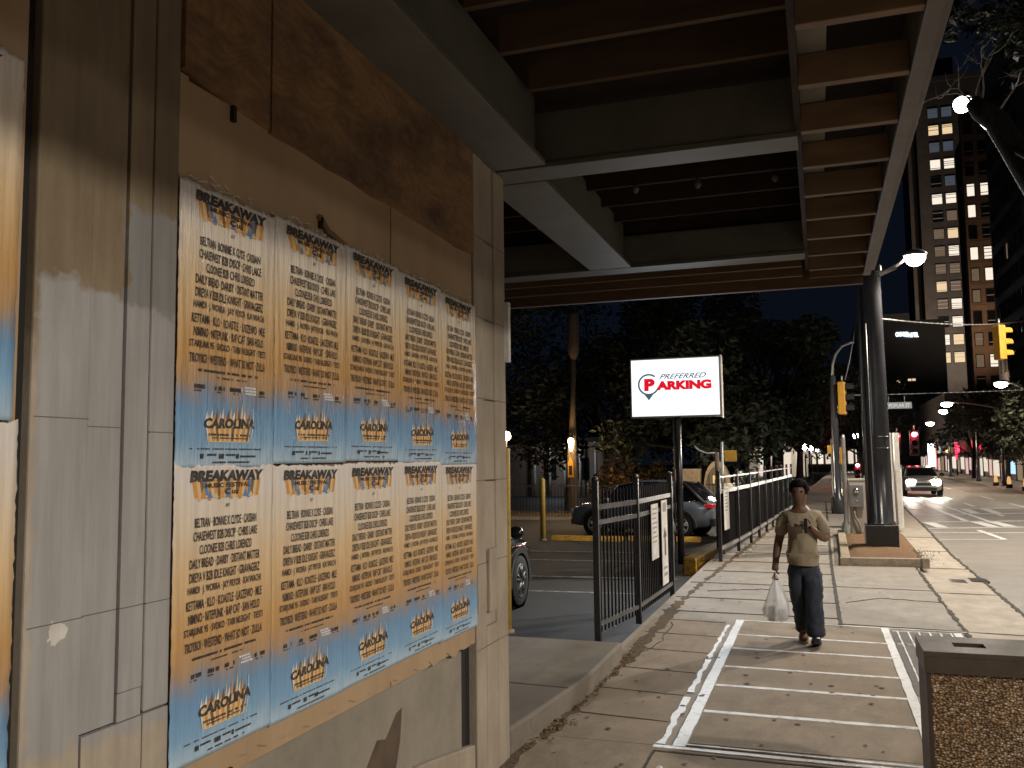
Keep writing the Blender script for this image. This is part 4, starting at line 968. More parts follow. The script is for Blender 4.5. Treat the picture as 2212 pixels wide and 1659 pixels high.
# ================================================================ litter bin
t = thing('litter_bin', (.8, 5.2, 0), 'square litter bin of exposed brown pebbles with a dark metal lid', 'litter bin')
def agg():
    m, nt, b, L = node_mat('exposed pebble aggregate'); v = coords(nt)
    vo = nn(nt, 'ShaderNodeTexVoronoi'); vo.inputs['Scale'].default_value = 70; vo.inputs['Randomness'].default_value = 1
    L.new(mapped(nt, v, (1, 1, 1.5)), vo.inputs['Vector'])
    hs = nn(nt, 'ShaderNodeSeparateColor'); L.new(vo.outputs['Color'], hs.inputs[0])
    c = ramp(nt, hs.outputs[0], [(.0, (.17, .10, .045)), (.4, (.38, .23, .105)), (.7, (.50, .32, .155)), (.86, (.60, .45, .27)), (.96, (.75, .68, .56))])
    dk = ramp(nt, vo.outputs['Distance'], [(.35, (1, 1, 1)), (.66, (.25, .2, .16))])
    big = ramp(nt, noise_node(nt, v, 5, 4), [(.35, (.6, .6, .6)), (.65, (1, 1, 1))])
    L.new(mix(nt, 1., mix(nt, 1., c, dk, 'MULTIPLY'), big, 'MULTIPLY'), b.inputs['Base Color']); b.inputs['Roughness'].default_value = .5
    inv = mth(nt, 'SUBTRACT', 1., vo.outputs['Distance']); bumpn(nt, b, inv, .9, .006)
    return m
m_agg = agg()
BX0, BX1, BY0, BY1, BZ = .455, 1.12, 5.01, 5.44, .92
b = B(); b.box(BX0 + .03, BX1 - .03, BY0 + .012, BY1 - .02, .06, BZ - .1); b.build('pebble_panel', m_agg, t)
m_lid = M('dark bronze lid', (.065, .046, .031), .42, col2=(.095, .069, .048), scale=9, spec=.6, rvar=.12, bump=.05)
b = B(); lz0 = BZ - .105
SX, EX, SY0, SY1 = BX0 + .16, BX0 + .31, BY0 + .155, BY0 + .265
# lid plate with a real slot
b.box(BX0, BX1, BY0, SY0, BZ - .025, BZ).box(BX0, BX1, SY1, BY1, BZ - .025, BZ).box(BX0, SX, SY0, SY1, BZ - .025, BZ).box(EX, BX1, SY0, SY1, BZ - .025, BZ)
b.build('lid', m_lid, t)
b = B(); b.box(BX0, BX1, BY0, BY0 + .012, lz0, BZ - .026).box(BX0, BX1, BY1 - .012, BY1, lz0, BZ - .026).box(BX0, BX0 + .012, BY0 + .013, BY1 - .013, lz0, BZ - .026).box(BX1 - .012, BX1, BY0 + .013, BY1 - .013, lz0, BZ - .026)
b.build('lid_rim', m_lid, t)
B().box(BX0 + .02, BX1 - .02, BY0 + .03, BY1 - .03, BZ - .11, BZ - .09).build('liner', m_dark, t)
b = B(); b.box(BX0 + .008, BX0 + .03, BY0 + .006, BY0 + .03, 0, lz0).box(BX0 + .008, BX0 + .03, BY0 + .03, BY1 - .02, 0.0, lz0); b.box(BX1 - .03, BX1 - .008, BY0 + .006, BY1 - .02, 0, lz0).box(BX0 + .03, BX1 - .03, BY0 + .02, BY1 - .03, 0, .06)
b.build('frame', M('dark bronze frame', (.06, .04, .027), .5), t)
# ================================================================ vehicles
def loft(b, rings, mat=0, closed=True, caps=True, smooth=True):
    n = len(rings[0]); o = len(b.v); vs = [p for rg in rings for p in rg]; fs = []
    for i in range(len(rings) - 1):
        for k in range(n if closed else n - 1):
            a, c_ = i * n + k, i * n + (k + 1) % n; fs.append((a, c_, c_ + n, a + n))
    b.add(vs, fs, mat, smooth)
    if caps:
        b.f += [tuple(o + k for k in range(n)), tuple(o + len(vs) - n + k for k in range(n))]; b.m += [mat] * 2; b.sm += [False] * 2
def wheel(t, x, y, side, rad, rim_mat):
    b = B(); w_ = .22; x0 = x - side * w_
    prof = [(rad * .60, 0), (rad * .93, 0), (rad, .035), (rad, w_ - .035), (rad * .93, w_), (rad * .62, w_)]
    vs = [(a, side * h) for a, h in prof]
    b.lathe(vs, (x0, y, rad), 28, axis='X'); wh = b.build('wheel', m_rubber, t)
    b = B(); fx = x + side * .004
    b.lathe([(rad * .64, side * -.03), (rad * .66, 0), (rad * .60, side * .008), (rad * .56, side * -.02)], (fx, y, rad), 28, axis='X')
    for k in range(5):
        a = 2 * math.pi * k / 5 + .3
        for s in (-.16, .16):
            c1, s1 = math.cos(a + s * 1.2), math.sin(a + s * 1.2); c0, s0 = math.cos(a + s * .4), math.sin(a + s * .4)
            b.tube([(fx - side * .005, y + rad * .12 * c0, rad + rad * .12 * s0), (fx - side * .012, y + rad * .60 * c1, rad + rad * .60 * s1)], [.03, .022], 6)
    b.lathe([(.0, side * .012), (rad * .16, side * .006), (rad * .18, side * -.01)], (fx, y, rad), 14, axis='X'); rim = b.build('rim', rim_mat, wh)
    b = B(); b.lathe([(.0, 0), (rad * .6, 0)], (x - side * .06, y, rad), 20, axis='X'); b.build('brake_disc', m_clad, wh)
def car(base, heading, label, cat, paint, L=4.48, W=1.80, H=1.60, wb=2.66, sedan=False, lights=None, rimm=None, rad=.345):
    """car along local +Y (nose), origin on the ground under its centre"""
    t = thing('parked_car' if not lights else 'oncoming_car', (0, 0, 0), label, cat)
    h = W / 2; b = B()
    # stations from tail to nose: y, half width, sill z, shoulder z, deck z
    st = [(-L / 2, .72, .42, .78, .92), (-L / 2 + .05, .84, .34, .86, 1.02), (-L / 2 + .22, .95, .30, .92, 1.07), (-L * .36, 1., .27, .92, 1.06), (-L * .2, 1., .24, .91, 1.03), (0, 1., .24, .90, 1.02), (L * .16, 1., .24, .90, 1.01), (L * .26, 1., .24, .90, 1.0), (L * .36, .99, .27, .88, .96), (L / 2 - .28, .93, .28, .82, .90), (L / 2 - .08, .80, .30, .74, .80), (L / 2, .64, .36, .62, .70)]
    rings = []
    for y, hw, z0, zs, zd in st:
        X_ = h * hw
        half = [(.0, z0), (X_ * .82, z0), (X_ * .96, z0 + .07), (X_ * .985, (z0 + zs) * .47), (X_, zs - .09), (X_ * .975, zs), (X_ * .90, zd - .03), (X_ * .55, zd + .005), (.0, zd + .02)]
        rings.append([(x, y, z) for x, z in half] + [(-x, y, z) for x, z in reversed(half[1:-1])])
    loft(b, rings); body = b.build('body', paint, t)
    # greenhouse
    yb, ym0, ym1, yf = -L / 2 + .16, -L * .30, L * .02, L * .255
    if sedan: yb = -L / 2 + .55; ym0 = -L * .20
    zt = H
    def ring(y, xw, z): return [(x * xw, y, z) for x in (-1, -.6, 0, .6, 1)]
    gb = B(); zb = .97
    side = [(yb, zb + .02, h * .86), (ym0, zt - .06, h * .66), (-L * .12, zt - .01, h * .69), (ym1, zt - .02, h * .685), (yf - .45, zt - .13, h * .69), (yf, zb + .02, h * .84)]
    rings = []
    for y, z, xw in side:
        rings.append([(-h * .885, y if y in (yb, yf) else y, zb), (-xw, y, z), (-xw * .6, y, z + .012), (0, y, z + .02), (xw * .6, y, z + .012), (xw, y, z), (h * .885, y, zb)])
    loft(gb, rings, 0, False, False, True)
    gb.build('window_glass', m_glass, t)
    rb = B(); top = [(ym0 + .02, zt - .05), (-L * .12, zt + .0), (ym1, zt - .01), (yf - .50, zt - .105)]
    rr_ = []
    for y, z in top:
        xw = h * .665; rr_.append([(-xw, y, z + .002), (-xw * .96, y, z + .025), (0, y, z + .045), (xw * .96, y, z + .025), (xw, y, z + .002)])
    loft(rb, rr_, 0, False, False, True); rb.build('roof', paint, t)
    for s in (-1, 1):
        pb = B(); 
        for (y0, z0, x0), (y1, z1, x1), w_ in (((yf + .02, zb, h * .875), (yf - .47, zt - .10, h * .70), .035), ((-.05, zb, h * .893), (-.08, zt - .03, h * .70), .03), ((-L * .24, zb, h * .893), (-L * .235, zt - .04, h * .695), .03), ((yb + .05, zb, h * .88), (ym0 - .02, zt - .06, h * .69), .06)):
            pb.tube([(s * x0, y0, z0), (s * x1, y1, z1)], w_, 6)
        pb.build('window_pillar', m_clad if not sedan else paint, t)
        b = B(); b.tube([(s * h * .90, yf - .02, .985), (s * h * .90, -L * .3, 1.0), (s * h * .80, yb + .15, 1.09)], .014, 6); b.tube([(s * h * .80, yb + .15, 1.09), (s * h * .70, ym0 - .05, zt - .12)], .014, 6); b.build('window_trim', m_chrome, t)
        b = B(); bm = bmesh.new(); bmesh.ops.create_uvsphere(bm, u_segments=10, v_segments=8, radius=1)
        for v in bm.verts: v.co = Vector((s * (h + .09) + v.co.x * .12, yf - .26 + v.co.y * .07, 1.06 + v.co.z * .085))
        b.bm(bm, 0, True); b.box(min(s * (h - .06), s * h), max(s * (h - .06), s * h), yf - .28, yf - .24, 1.0, 1.04); b.build('mirror', paint if not sedan else m_clad, t)
        for y in (wb / 2, -wb / 2):
            ab = B(); n = 20; vs = []
            for i in range(n + 1):
                a = R(-8 + 196 * i / n); 
                for q, xx in ((rad + .02, h + .012), (rad + .095, h + .016), (rad + .11, h - .05), (rad + .02, h - .05)): vs.append((s * xx, y + q * math.cos(a), rad + q * math.sin(a)))
            ab.add(vs, [(4 * i + k, 4 * i + (k + 1) % 4, 4 * i + 4 + (k + 1) % 4, 4 * i + 4 + k) for i in range(n) for k in range(4)]); ab.build('wheel_arch', m_clad, t)
            db = B(); db.lathe([(0, 0), (rad + .05, 0)], (s * (h - .006), y, rad), 24, axis='X'); db.build('wheel_well', m_dark, t)
            wheel(t, s * (h + .008), y, s, rad, rimm or M('bright alloy rim', (.55, .55, .55), .3, metal=.4))
        B().box(min(s * (h - .02), s * (h + .012)), max(s * (h - .02), s * (h + .012)), -wb / 2 + rad + .1, wb / 2 - rad - .1, .24, .36, 0, .008).build('sill_cladding', m_clad, t)
        for y in (.12, -L * .22):
            B().box(min(s * h * .99, s * (h + .012)), max(s * h * .99, s * (h + .012)), y - .1, y + .08, .80, .825, 0, .006).build('door_handle', paint, t)
        hl = B(); e_ = .05 if lights else 0
        hl.box(min(s * h * .40, s * h * .84), max(s * h * .40, s * h * .84), L / 2 - .19, L / 2 - .04 + e_ * 1.5, .64 - e_, .78 + e_, 0, .02 + e_ * .6)
        hl.build('headlight', lights if lights else M('clear headlamp glass', (.5, .5, .5), .08, spec=1), t)
        tl = B(); tl.box(min(s * h * .60, s * h * .955), max(s * h * .60, s * h * .955), -L / 2 + .00, -L / 2 + .20, .86, .97, 0, .02)
        tl.build('taillight', M('red tail lamp', (.35, .01, .015), .15, emit=(1, .03, .03), strength=.25), t)
    b = B(); b.box(-h * .86, h * .86, -L / 2 - .03, -L / 2 + .12, .34, .56, 0, .03); b.build('rear_bumper', m_clad, t)
    b = B(); b.box(-h * .66, h * .66, L / 2 - .08, L / 2 + .03, .30, .48, 0, .03); b.box(-h * .40, h * .40, L / 2 - .06, L / 2 + .012, .54, .68, 0, .02); b.build('front_grille', m_clad, t)
    B().box(-.16, .16, -L / 2 - .015, -L / 2 + .02, .68, .78).build('number_plate', m_white, t)
    t.location = base; t.rotation_euler = (0, 0, heading)
    return t
m_paint_blue = M('blue grey car paint', (.20, .225, .27), .25, metal=.3, coat=1.)
m_paint_black = M('black car paint', (.010, .010, .012), .16, coat=1., spec=.6)
m_paint_silver = M('silver car paint', (.55, .53, .50), .3, metal=.5, coat=.8)
car((-4.97, 10.75, lotz(11) + .0), 0, 'black sport utility car parked close behind the corner column', 'car', m_paint_black, L=4.55, W=1.84, H=1.68, wb=2.68, rad=.36, rimm=M('dark alloy rim', (.10, .10, .105), .3, metal=.6))
car((-4.98, 27.0, lotz(26) - .0), R(80), 'blue grey hatchback parked across the lot behind the fence and sign pole', 'car', m_paint_blue, L=4.48, W=1.80, H=1.60, wb=2.66, rad=.35)
m_head = E('lit headlamp', (1, .95, .85), 90)
oc = car((4.72, 50.0, -.10), R(180), 'oncoming silver car with both headlights blazing on the street', 'car', m_paint_silver, L=4.5, W=1.8, H=1.45, wb=2.65, lights=m_head, sedan=True)
for s in (-1, 1):
    lt = lamp_light('headlight beam', (0, 0, 0), 260, (1, .9, .74), oc, .08, spot=70, aim=(0, 1, -.14), blend=.6); lt.location = (s * .55, 2.4, .70)
m_paint_d = M('dark car paint', (.05, .05, .055), .3, coat=.8)
oc2 = car((3.9, 66, -.10), R(180), 'second oncoming car half hidden behind the silver one', 'car', m_paint_d, L=4.5, W=1.8, H=1.5, wb=2.65, lights=m_head, sedan=True)

# ================================================================ trees
def crown_mesh(b, clumps, n, size, seed, flat=.8):
    rnd = random.Random(seed); tot = sum(c_[3] ** 2 for c_ in clumps)
    for cx, cy, cz, cr in clumps:
        m_ = int(n * cr * cr / tot)
        for k in range(m_):
            d = Vector((rnd.gauss(0, 1), rnd.gauss(0, 1), rnd.gauss(0, 1))).normalized() * cr * (rnd.random() ** .42)
            p = Vector((cx + d.x, cy + d.y, cz + d.z * flat))
            if noise.noise(p * .9 / max(.5, cr * .5)) < -.22: continue
            a = Vector((rnd.gauss(0, 1), rnd.gauss(0, 1), rnd.gauss(0, .6))).normalized(); q = a.cross(Vector((rnd.gauss(0, 1), rnd.gauss(0, 1), rnd.gauss(0, 1)))).normalized()
            s = size * rnd.uniform(.5, 1.4); e = a.cross(q) * s * .2
            b.add([p - a * s, p + q * s * .45 + e, p + a * s, p - q * s * .45 + e], [(0, 1, 2, 3)], 0 if rnd.random() < .6 else 1)
def make_tree(base, hgt, spread, n, size, seed, label, trunk_r=.25, group='trees around the crossing', bottom=.35, cat='tree', name='broadleaf_tree'):
    rnd = random.Random(seed); t = thing(name, base, label, cat, group)
    x, y, z = base; clumps = []; limbs = B(); fork = hgt * bottom
    limbs.tube([(x, y, z - .3), (x + .05, y, z + fork * .5), (x + .1, y, z + fork), (x + .15, y, z + hgt * .75)], [trunk_r * 1.25, trunk_r, trunk_r * .85, trunk_r * .25], 10)
    for k in range(11):
        a = k * 2.4 + rnd.random(); rr = spread * rnd.uniform(.35, .85); zz = z + fork + (hgt - fork) * rnd.uniform(.08, .85)
        rr *= 1 - .55 * max(0, (zz - z - fork) / (hgt - fork) - .35)
        p = Vector((x + math.cos(a) * rr, y + math.sin(a) * rr, zz)); clumps.append((p.x, p.y, p.z, spread * rnd.uniform(.26, .42)))
        m_ = Vector((x + math.cos(a) * rr * .4, y + math.sin(a) * rr * .4, (z + fork + zz) / 2 + .2))
        limbs.tube([(x + .1, y, z + fork * rnd.uniform(.85, 1.2)), m_, p], [trunk_r * .5, trunk_r * .3, trunk_r * .1], 6)
    limbs.build('trunk', m_bark, t)
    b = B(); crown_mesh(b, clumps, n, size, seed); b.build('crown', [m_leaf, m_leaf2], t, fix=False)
    return t
where = [((-17, 42), 12, 6.0, 'large dark tree behind the lot, left of the timber utility pole'), ((-9.0, 44), 11, 5.5, 'dark spreading tree right behind the timber utility pole'), ((-4.6, 39), 10, 4.6, 'dark tree behind the lit parking sign'), ((-6.5, 52), 14, 6.0, 'tall dark tree rising furthest behind the parking sign'),
         ((-1.9, 43), 9.0, 4.2, 'tree with a pale straight trunk beyond the long fence'), ((-3.2, 58), 13, 5.5, 'dark tree beyond the pale trunked tree'), ((-1.4, 66), 11, 4.2, 'dark tree overhanging the far pavement'), ((-14, 58), 15, 7, 'broad dark tree far behind the white porch')]
for i, ((x, y), hh, sp, lab) in enumerate(where):
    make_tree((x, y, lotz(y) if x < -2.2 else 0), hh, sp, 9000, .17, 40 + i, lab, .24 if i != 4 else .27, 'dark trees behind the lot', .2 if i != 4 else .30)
right = [((10.9, 42), 5.4, 2.3, 'low street tree by the right kerb, nearest of its row'), ((11.0, 52), 6.0, 2.8, 'street tree in front of the blue lit shop'), ((11.2, 64), 6.4, 3.0, 'street tree before the red signed shopfront'), ((11.6, 80), 7.0, 3.2, 'street tree farthest along the right kerb'), ((2.9, 74), 9.0, 3.6, 'tree over the left kerb behind the red signals'), ((4.2, 100), 10, 4.2, 'tree at the far end of the street')]
for i, ((x, y), hh, sp, lab) in enumerate(right):
    make_tree((x, y, 0), hh, sp * 1.15, 6500, .15, 70 + i, lab, .15, 'street trees along the road', .24)
# small clipped bush behind the fence
t = thing('round_bush', (-2.15, 30.5, 0), 'rounded green bush showing above the long fence', 'bush')
b = B(); crown_mesh(b, [(-2.15, 30.5, .9, .62), (-2.3, 30.6, 1.1, .45), (-1.95, 30.4, .95, .45)], 1600, .07, 5); b.build('leaves', [m_leaf2, m_leaf], t, fix=False)
b = B(); b.tube([(-2.15, 30.5, -.4), (-2.15, 30.5, .7)], .05, 6); b.build('stem', m_bark, t)
# street tree whose trunk stands just out of the frame, limb across the top right corner
t = thing('overhanging_tree', (2.18, 9.7, 0), 'street tree reaching a thick black limb and leaves over the canopy edge', 'tree')
b = B(); b.tube([(2.22, 9.75, -.2), (2.20, 9.75, 1.5), (2.24, 9.8, 3.2), (2.28, 9.9, 4.1)], [.26, .21, .20, .19], 14); b.tube([(2.28, 9.9, 4.0), (2.30, 10.2, 4.45), (2.19, 10.45, 4.86), (2.08, 10.5, 5.14), (1.93, 10.5, 5.47), (1.80, 10.5, 5.60), (1.70, 10.5, 5.72)], [.17, .155, .14, .13, .125, .115, .075], 12)
b.build('trunk', m_bark, t)
random.seed(21); tw = B()
def twig(p, d, l, r_, dep):
    pts = [p]; q = Vector(p)
    for k in range(4):
        d = (d + Vector((random.gauss(0, .32), random.gauss(0, .32), random.gauss(0, .32)))).normalized(); q = q + d * l / 4; pts.append(q.copy())
        if dep and k in (1, 2) : twig(q, (d + Vector((random.gauss(0, .8), random.gauss(0, .8), random.gauss(.1, .6)))).normalized(), l * .6, r_ * .6, dep - 1)
    tw.tube(pts, [r_ * (1 - .2 * k) for k in range(5)], 5)
for p, d in (((1.71, 10.52, 5.72), (-.45, .1, .8)), ((1.74, 10.5, 5.74), (.15, .1, 1)), ((1.80, 10.5, 5.68), (.2, .0, 1)), ((1.70, 10.5, 5.75), (-.8, .1, .45)), ((1.95, 10.5, 5.55), (.5, .2, 1))):
    twig(Vector(p), Vector(d), .62, .012, 2)
tw.build('twigs', M('pale bare twig', (.34, .30, .25), .6), t)
b = B(); crown_mesh(b, [(1.95, 10.6, 6.75, .55), (2.3, 10.4, 6.5, .5), (1.62, 10.7, 6.85, .42), (2.6, 10.0, 6.7, .7), (2.3, 9.6, 6.9, .7), (2.5, 11.0, 6.25, .45), (3.0, 10.6, 6.0, .6), (1.9, 9.8, 7.0, .6), (3.4, 9.6, 6.4, .9), (2.9, 8.6, 6.8, 1.0)], 5200, .065, 33); b.build('crown', [m_leaf, m_leaf2], t, fix=False)

# ================================================================ towers
m_tA = M('dark brown brick', (.075, .06, .049), .85, col2=(.052, .042, .035), scale=.6); m_tB = M('tan brick facade', (.22, .135, .085), .85, col2=(.16, .095, .06), scale=.5); m_tC = M('dark grey facade', (.085, .08, .082), .7, col2=(.06, .057, .06), scale=.4); m_tD = M('pale stone facade', (.26, .19, .13), .8)
W_ = [E('warm lit window', (1, .72, .42), .85), E('white lit window', (1, .88, .72), 1.0), E('dim blue window', (.35, .45, .62), .13), E('dim amber window', (.9, .6, .38), .14), m_glass]
BL = M('closed blind', (.4, .38, .35), .8)
def window_(t, x, y, z, w_, h, face, mt, blinds):
    """frame, pane and blind slats as one window; face 'Y' looks to -y, 'X' to -x"""
    b = B()
    def bx(a0, a1, d0, d1, z0, z1, m_):
        if face == 'Y': b.box(x + a0, x + a1, y + d0, y + d1, z + z0, z + z1, m_)
        else: b.box(x + d0, x + d1, y + a0, y + a1, z + z0, z + z1, m_)
    e = .10
    bx(-w_ / 2 - e, w_ / 2 + e, -.12, .0, -e, 0, 0); bx(-w_ / 2 - e, w_ / 2 + e, -.12, 0, h, h + e, 0); bx(-w_ / 2 - e, -w_ / 2, -.12, 0, 0, h, 0); bx(w_ / 2, w_ / 2 + e, -.12, 0, 0, h, 0)
    bx(-w_ / 2, w_ / 2, -.03, -.01, 0, h, 1)
    for q in blinds: bx(-w_ / 2, w_ / 2, -.06, -.035, h * q, h * q + h * .06, 2)
    return b.build('window', [m_dark, mt, BL], t)
rnd = random.Random(77)
t = thing('apartment_tower', (26, 190, 0), 'dark brown tower block with pairs of lit windows, left of the tan one', 'tower')
b = B(); b.box(19.6, 31.0, 180, 196, -1, 72); b.build('wall', m_tA, t)
b = B(); b.box(18.3, 19.6, 184, 196, -1, 70.5); b.build('side_wing', m_tA, t); B().box(19.4, 31.2, 179.8, 196.2, 72, 73).build('parapet', m_tA, t); B().box(24, 27, 184, 190, 73, 78).build('roof_house', m_tA, t)
pat = [(0, 0), (2, 2), (1, 1), (4, 2), (1, 1), (4, 3), (3, 0), (3, 1), (3, 3), (0, 3), (3, 1), (4, 1), (1, 0)]
lamp_light('unseen flood light', (22.8, 160, 7), 46000, (1, .85, .72), t, .5, spot=90, aim=(0, 20, 26), blend=1)
for i in range(15):
    z = 65.0 - i * 3.3
    for k, x in enumerate((22.55, 24.9)):
        m_ = 2 if i == 0 else pat[(i - 1) % 13][k]
        window_(t, x, 180, z, 1.7, 1.85, 'Y', W_[m_], [q for q in (.1, .3, .5, .7, .85) if rnd.random() < (.5 if m_ < 2 else .3)])
t = thing('office_tower', (24, 146, 0), 'tan brick tower lit from below with narrow windows, beside the dark brown one', 'tower')
b = B(); b.box(21.1, 24.5, 140, 141.6, 8.0, 52.0); b.build('wall', m_tB, t)
b = B(); b.box(22.2, 29, 141.6, 154, 8, 50); b.build('side_wing', m_tA, t)
b = B(); b.box(19, 27.5, 139.6, 154, 7.3, 8.0); b.build('ledge', m_tB, t); b = B(); b.box(19, 27.4, 140.2, 154, -1, 7.3); b.build('base_storey', m_dark, t); B().box(20.9, 24.7, 139.8, 141.8, 52, 53).build('parapet', m_tB, t)
patb = [(4, 4), (4, 4), (4, 4), (1, 1), (1, 4), (4, 4), (1, 1), (3, 1), (3, 4), (4, 4), (3, 4), (3, 1), (4, 4)]
for i in range(13):
    z = 48.1 - i * 3.08
    for k, x in enumerate((21.95, 23.7)): window_(t, x, 140, z, .95, 1.75, 'Y', W_[patb[i][k]], [q for q in (.2, .5, .8) if rnd.random() < .35])
    b = B(); b.box(21.2, 24.4, 139.93, 139.99, z - .5, z - .38); b.build('string_course', m_tB, t)
t = thing('slab_tower', (27, 110, 0), 'dark grey tower with close unlit window columns at the right edge', 'tower')
b = B(); b.box(22.3, 42, 92, 129, -1, 50); b.build('wall', m_tC, t)
for i in range(13):
    for k in range(7): window_(t, 22.3, 127 - k * 2.6, 5.5 + i * 3.3, 1.3, 1.9, 'X', m_glass if rnd.random() < .97 else W_[3], [])
B().box(22.1, 42.2, 91.8, 129.2, 50, 51).build('parapet', m_tC, t)
lamp_light('unseen flood light', (20.6, 121, 8.8), 60000, (1, .74, .50), t, .5, spot=75, aim=(0, 15, 14), blend=1)  # unseen light added to brighten the tan tower, no fixture built
t = thing('crowned_tower', (41, 230, 0), 'pale stone tower top with a small red lit sign, high behind the limb', 'tower')
b = B(); b.box(38, 47, 222, 236, -1, 82).box(37.4, 47.6, 221.4, 236.6, 82, 84).box(39, 46, 224, 234, 84, 92); b.build('wall', m_tD, t)
b = B()
for k in range(9): b.box(42.1 + .25 * (k % 2), 43.3 - .2 * (k % 3), 221.2, 221.35, 80.2 - k * 1.0, 80.9 - k * 1.0)
b.build('red_sign', E('red neon sign', (1, .03, .10), 3.0), t); B().box(43.2, 44.4, 221.0, 221.35, 83, 83.8).build('red_beacon', E('red beacon', (1, .12, .1), 6), t)
for k in range(3): window_(t, 39.6, 222, 66 + k * 4, 1.4, 2.0, 'Y', W_[0], [])
# hotel far behind the wires with its lit name
t = thing('hotel_block', (13.5, 156, 0), 'low dark hotel block with a small lit white name sign', 'hotel')
b = B(); b.box(6, 18.9, 150, 165, -1, 22.8); b.build('wall', M('night dark facade', (.03, .032, .038), .8), t)
b = B(); b.box(9.5, 14, 149.9, 150, 22.8, 24); b.build('parapet', m_tC, t)
m_hot = E('white lit lettering', (.9, .96, 1), 2.6)
b = B(); g, fs, _ = glyphs('OMNI', .03, 3); b.add([(11.9 + 1.25 * x, 149.85, 20.35 + .75 * y) for x, y in g], fs); g, fs, _ = glyphs('HOTEL', .03, 3); b.add([(13.75 + 1.4 * x, 149.85, 20.15 + .75 * y) for x, y in g], fs); b.build('lettering', m_hot, t, fix=False)
b = B(); b.lathe([(0, -.1), (.42, -.08), (.42, .0)], (13.45, 149.85, 20.65), 14, axis='Y'); b.build('emblem', E('blue lit emblem', (.45, .72, 1), 2.2), t)
for x, z in ((12.0, 13.2), (13.6, 13.4), (14.2, 13.4)): window_(t, x, 150, z, .5, .35, 'Y', W_[0], [])

# ================================================================ shops along the right side
m_sh = M('shop facade', (.22, .17, .13), .8, col2=(.15, .115, .09), scale=1)
def shop(y0, y1, hh, x, label, win, sign=None, sx=None):
    t = thing('shop_front', (x, (y0 + y1) / 2, 0), label, 'shop')
    b = B(); b.box(x + .12, x + 9, y0, y1, -.1, hh); b.build('wall', m_sh, t)
    q = random.Random(int(y0)); yy = y0 + .3
    while yy < y1 - 1:
        wd = q.uniform(.9, 3.2); top = q.uniform(1.35, 1.9); sill = q.choice((.1, .2, .5)); e = min(yy + wd, y1 - .2)
        b = B(); b.box(x + .05, x + .11, yy, e, sill, top); b.build('shop_window', q.choice(win), t)
        b = B(); b.box(x - .02, x + .12, e, e + .15, -.1, 2.1); b.build('pier', q.choice((m_sh, m_dark, m_tA)), t)
        yy = e + .15 + q.choice((0, .2, .8))
    b = B(); b.box(x - .35, x + .12, y0, y1, 2.0, 2.15); b.build('awning', m_dark, t)
    if sign:
        for (yy, z0, z1, w_, mt) in sign: b = B(); b.box(x - .4, x - .36, yy - w_ / 2, yy + w_ / 2, z0, z1); b.build('lit_sign', mt, t)
    return t
sw1 = E('warm white shop window', (1, .86, .70), .8, True); sw2 = E('pink lit shop window', (1, .66, .60), 0.7, True); sw3 = E('blue lit shop window', (.45, .70, 1), 1.3, True); sw4 = E('dim shop window', (.9, .65, .4), .25)
sr = E('red neon lettering', (1, .03, .08), 4); sw_ = E('white light box', (.8, .93, 1), 8); sa = E('amber lettering', (1, .6, .18), 2.5)
shop(57, 64, 4.6, 13.0, 'nearest shop with a small blue white lit box window', [sw4, sw3, m_glass], [(60.2, 2.2, 2.5, .5, sr)])
shop(64.1, 76, 5.4, 13.1, 'shop with tall blue lit windows behind the street trees', [sw3, sw4, sw1, sw4])
shop(76.1, 92, 6.2, 13.2, 'brightly lit cream shopfront beneath the red neon', [sw1, sw1, sw4, sw1, sw2], [(84, 2.2, 2.7, 1.2, sr), (88, 2.2, 3.2, .6, sr)])
shop(92.1, 112, 7.0, 13.3, 'pink lit shopfront beyond the red neon one', [sw2, sw1, sw2, sw4], [(98, 2.2, 2.8, 2.0, sr), (106, 2.2, 2.6, 1.6, sa)])
shop(112.1, 140, 9.0, 13.6, 'last lit building at the end of the shop row', [sw1, sw4, sw2], [(120, 2.2, 2.8, 2.5, sw_)])
t = thing('blade_sign', (11.6, 108, 0), 'tall narrow white lit blade sign on the shop row', 'shop sign')
B().box(11.3, 11.95, 108, 108.25, .7, 3.2, 0, .05).build('light_box', sw_, t); B().box(11.97, 12.1, 107.95, 108.3, .4, 3.3).build('frame', E('red edge tube', (1, .25, .2), 1.5), t)
t = thing('neon_spire', (12.0, 92, 0), 'thin red neon spire sign above the cream shopfront', 'shop sign')
b = B()
for k in range(7): b.lathe([(0, 0), (.12, .06), (.12, .12), (0, .18)], (12.0, 92, 1.5 + k * .24), 8)
b.build('neon_tube', sr, t); B().tube([(12.0, 92, .0), (12.0, 92, 3.2)], .06, 6).build('mast', m_dark, t)
t = thing('light_box', (11.2, 53.2, .9), 'white lit panel with dark strokes near the kerb trees', 'light box')
B().box(10.6, 11.6, 55.2, 55.3, .45, 1.15).build('panel', E('pale blue light panel', (.75, .88, 1), 3.5), t); B().box(10.5, 11.7, 55.31, 55.45, -.1, 1.25).build('frame', m_dark, t)
b = B()
for k in range(7): b.box(10.7 + k * .12, 10.745 + k * .12, 55.18, 55.195, .6, 1.0)
b.build('strokes', m_dark, t)
for i, (x, y) in enumerate(((9.95, 56.5), (9.95, 60.5), (9.9, 52))):
    t = thing('lit_bollard', (x, y, 0), ('small amber lit bollard by the right kerb, middle one', 'small amber lit bollard by the right kerb, farthest', 'small amber lit bollard by the right kerb, nearest')[i], 'bollard')
    b = B(); b.lathe([(.10, 0), (.06, .2), (.10, .25), (.11, .4), (.07, .62), (0, .66)], (x, y, .03), 10); b.build('lantern', E('amber bollard glow', (1, .55, .2), .8), t); B().lathe([(.17, 0), (.17, .2), (.1, .22)], (x, y, .03), 10).build('foot', m_dark, t)
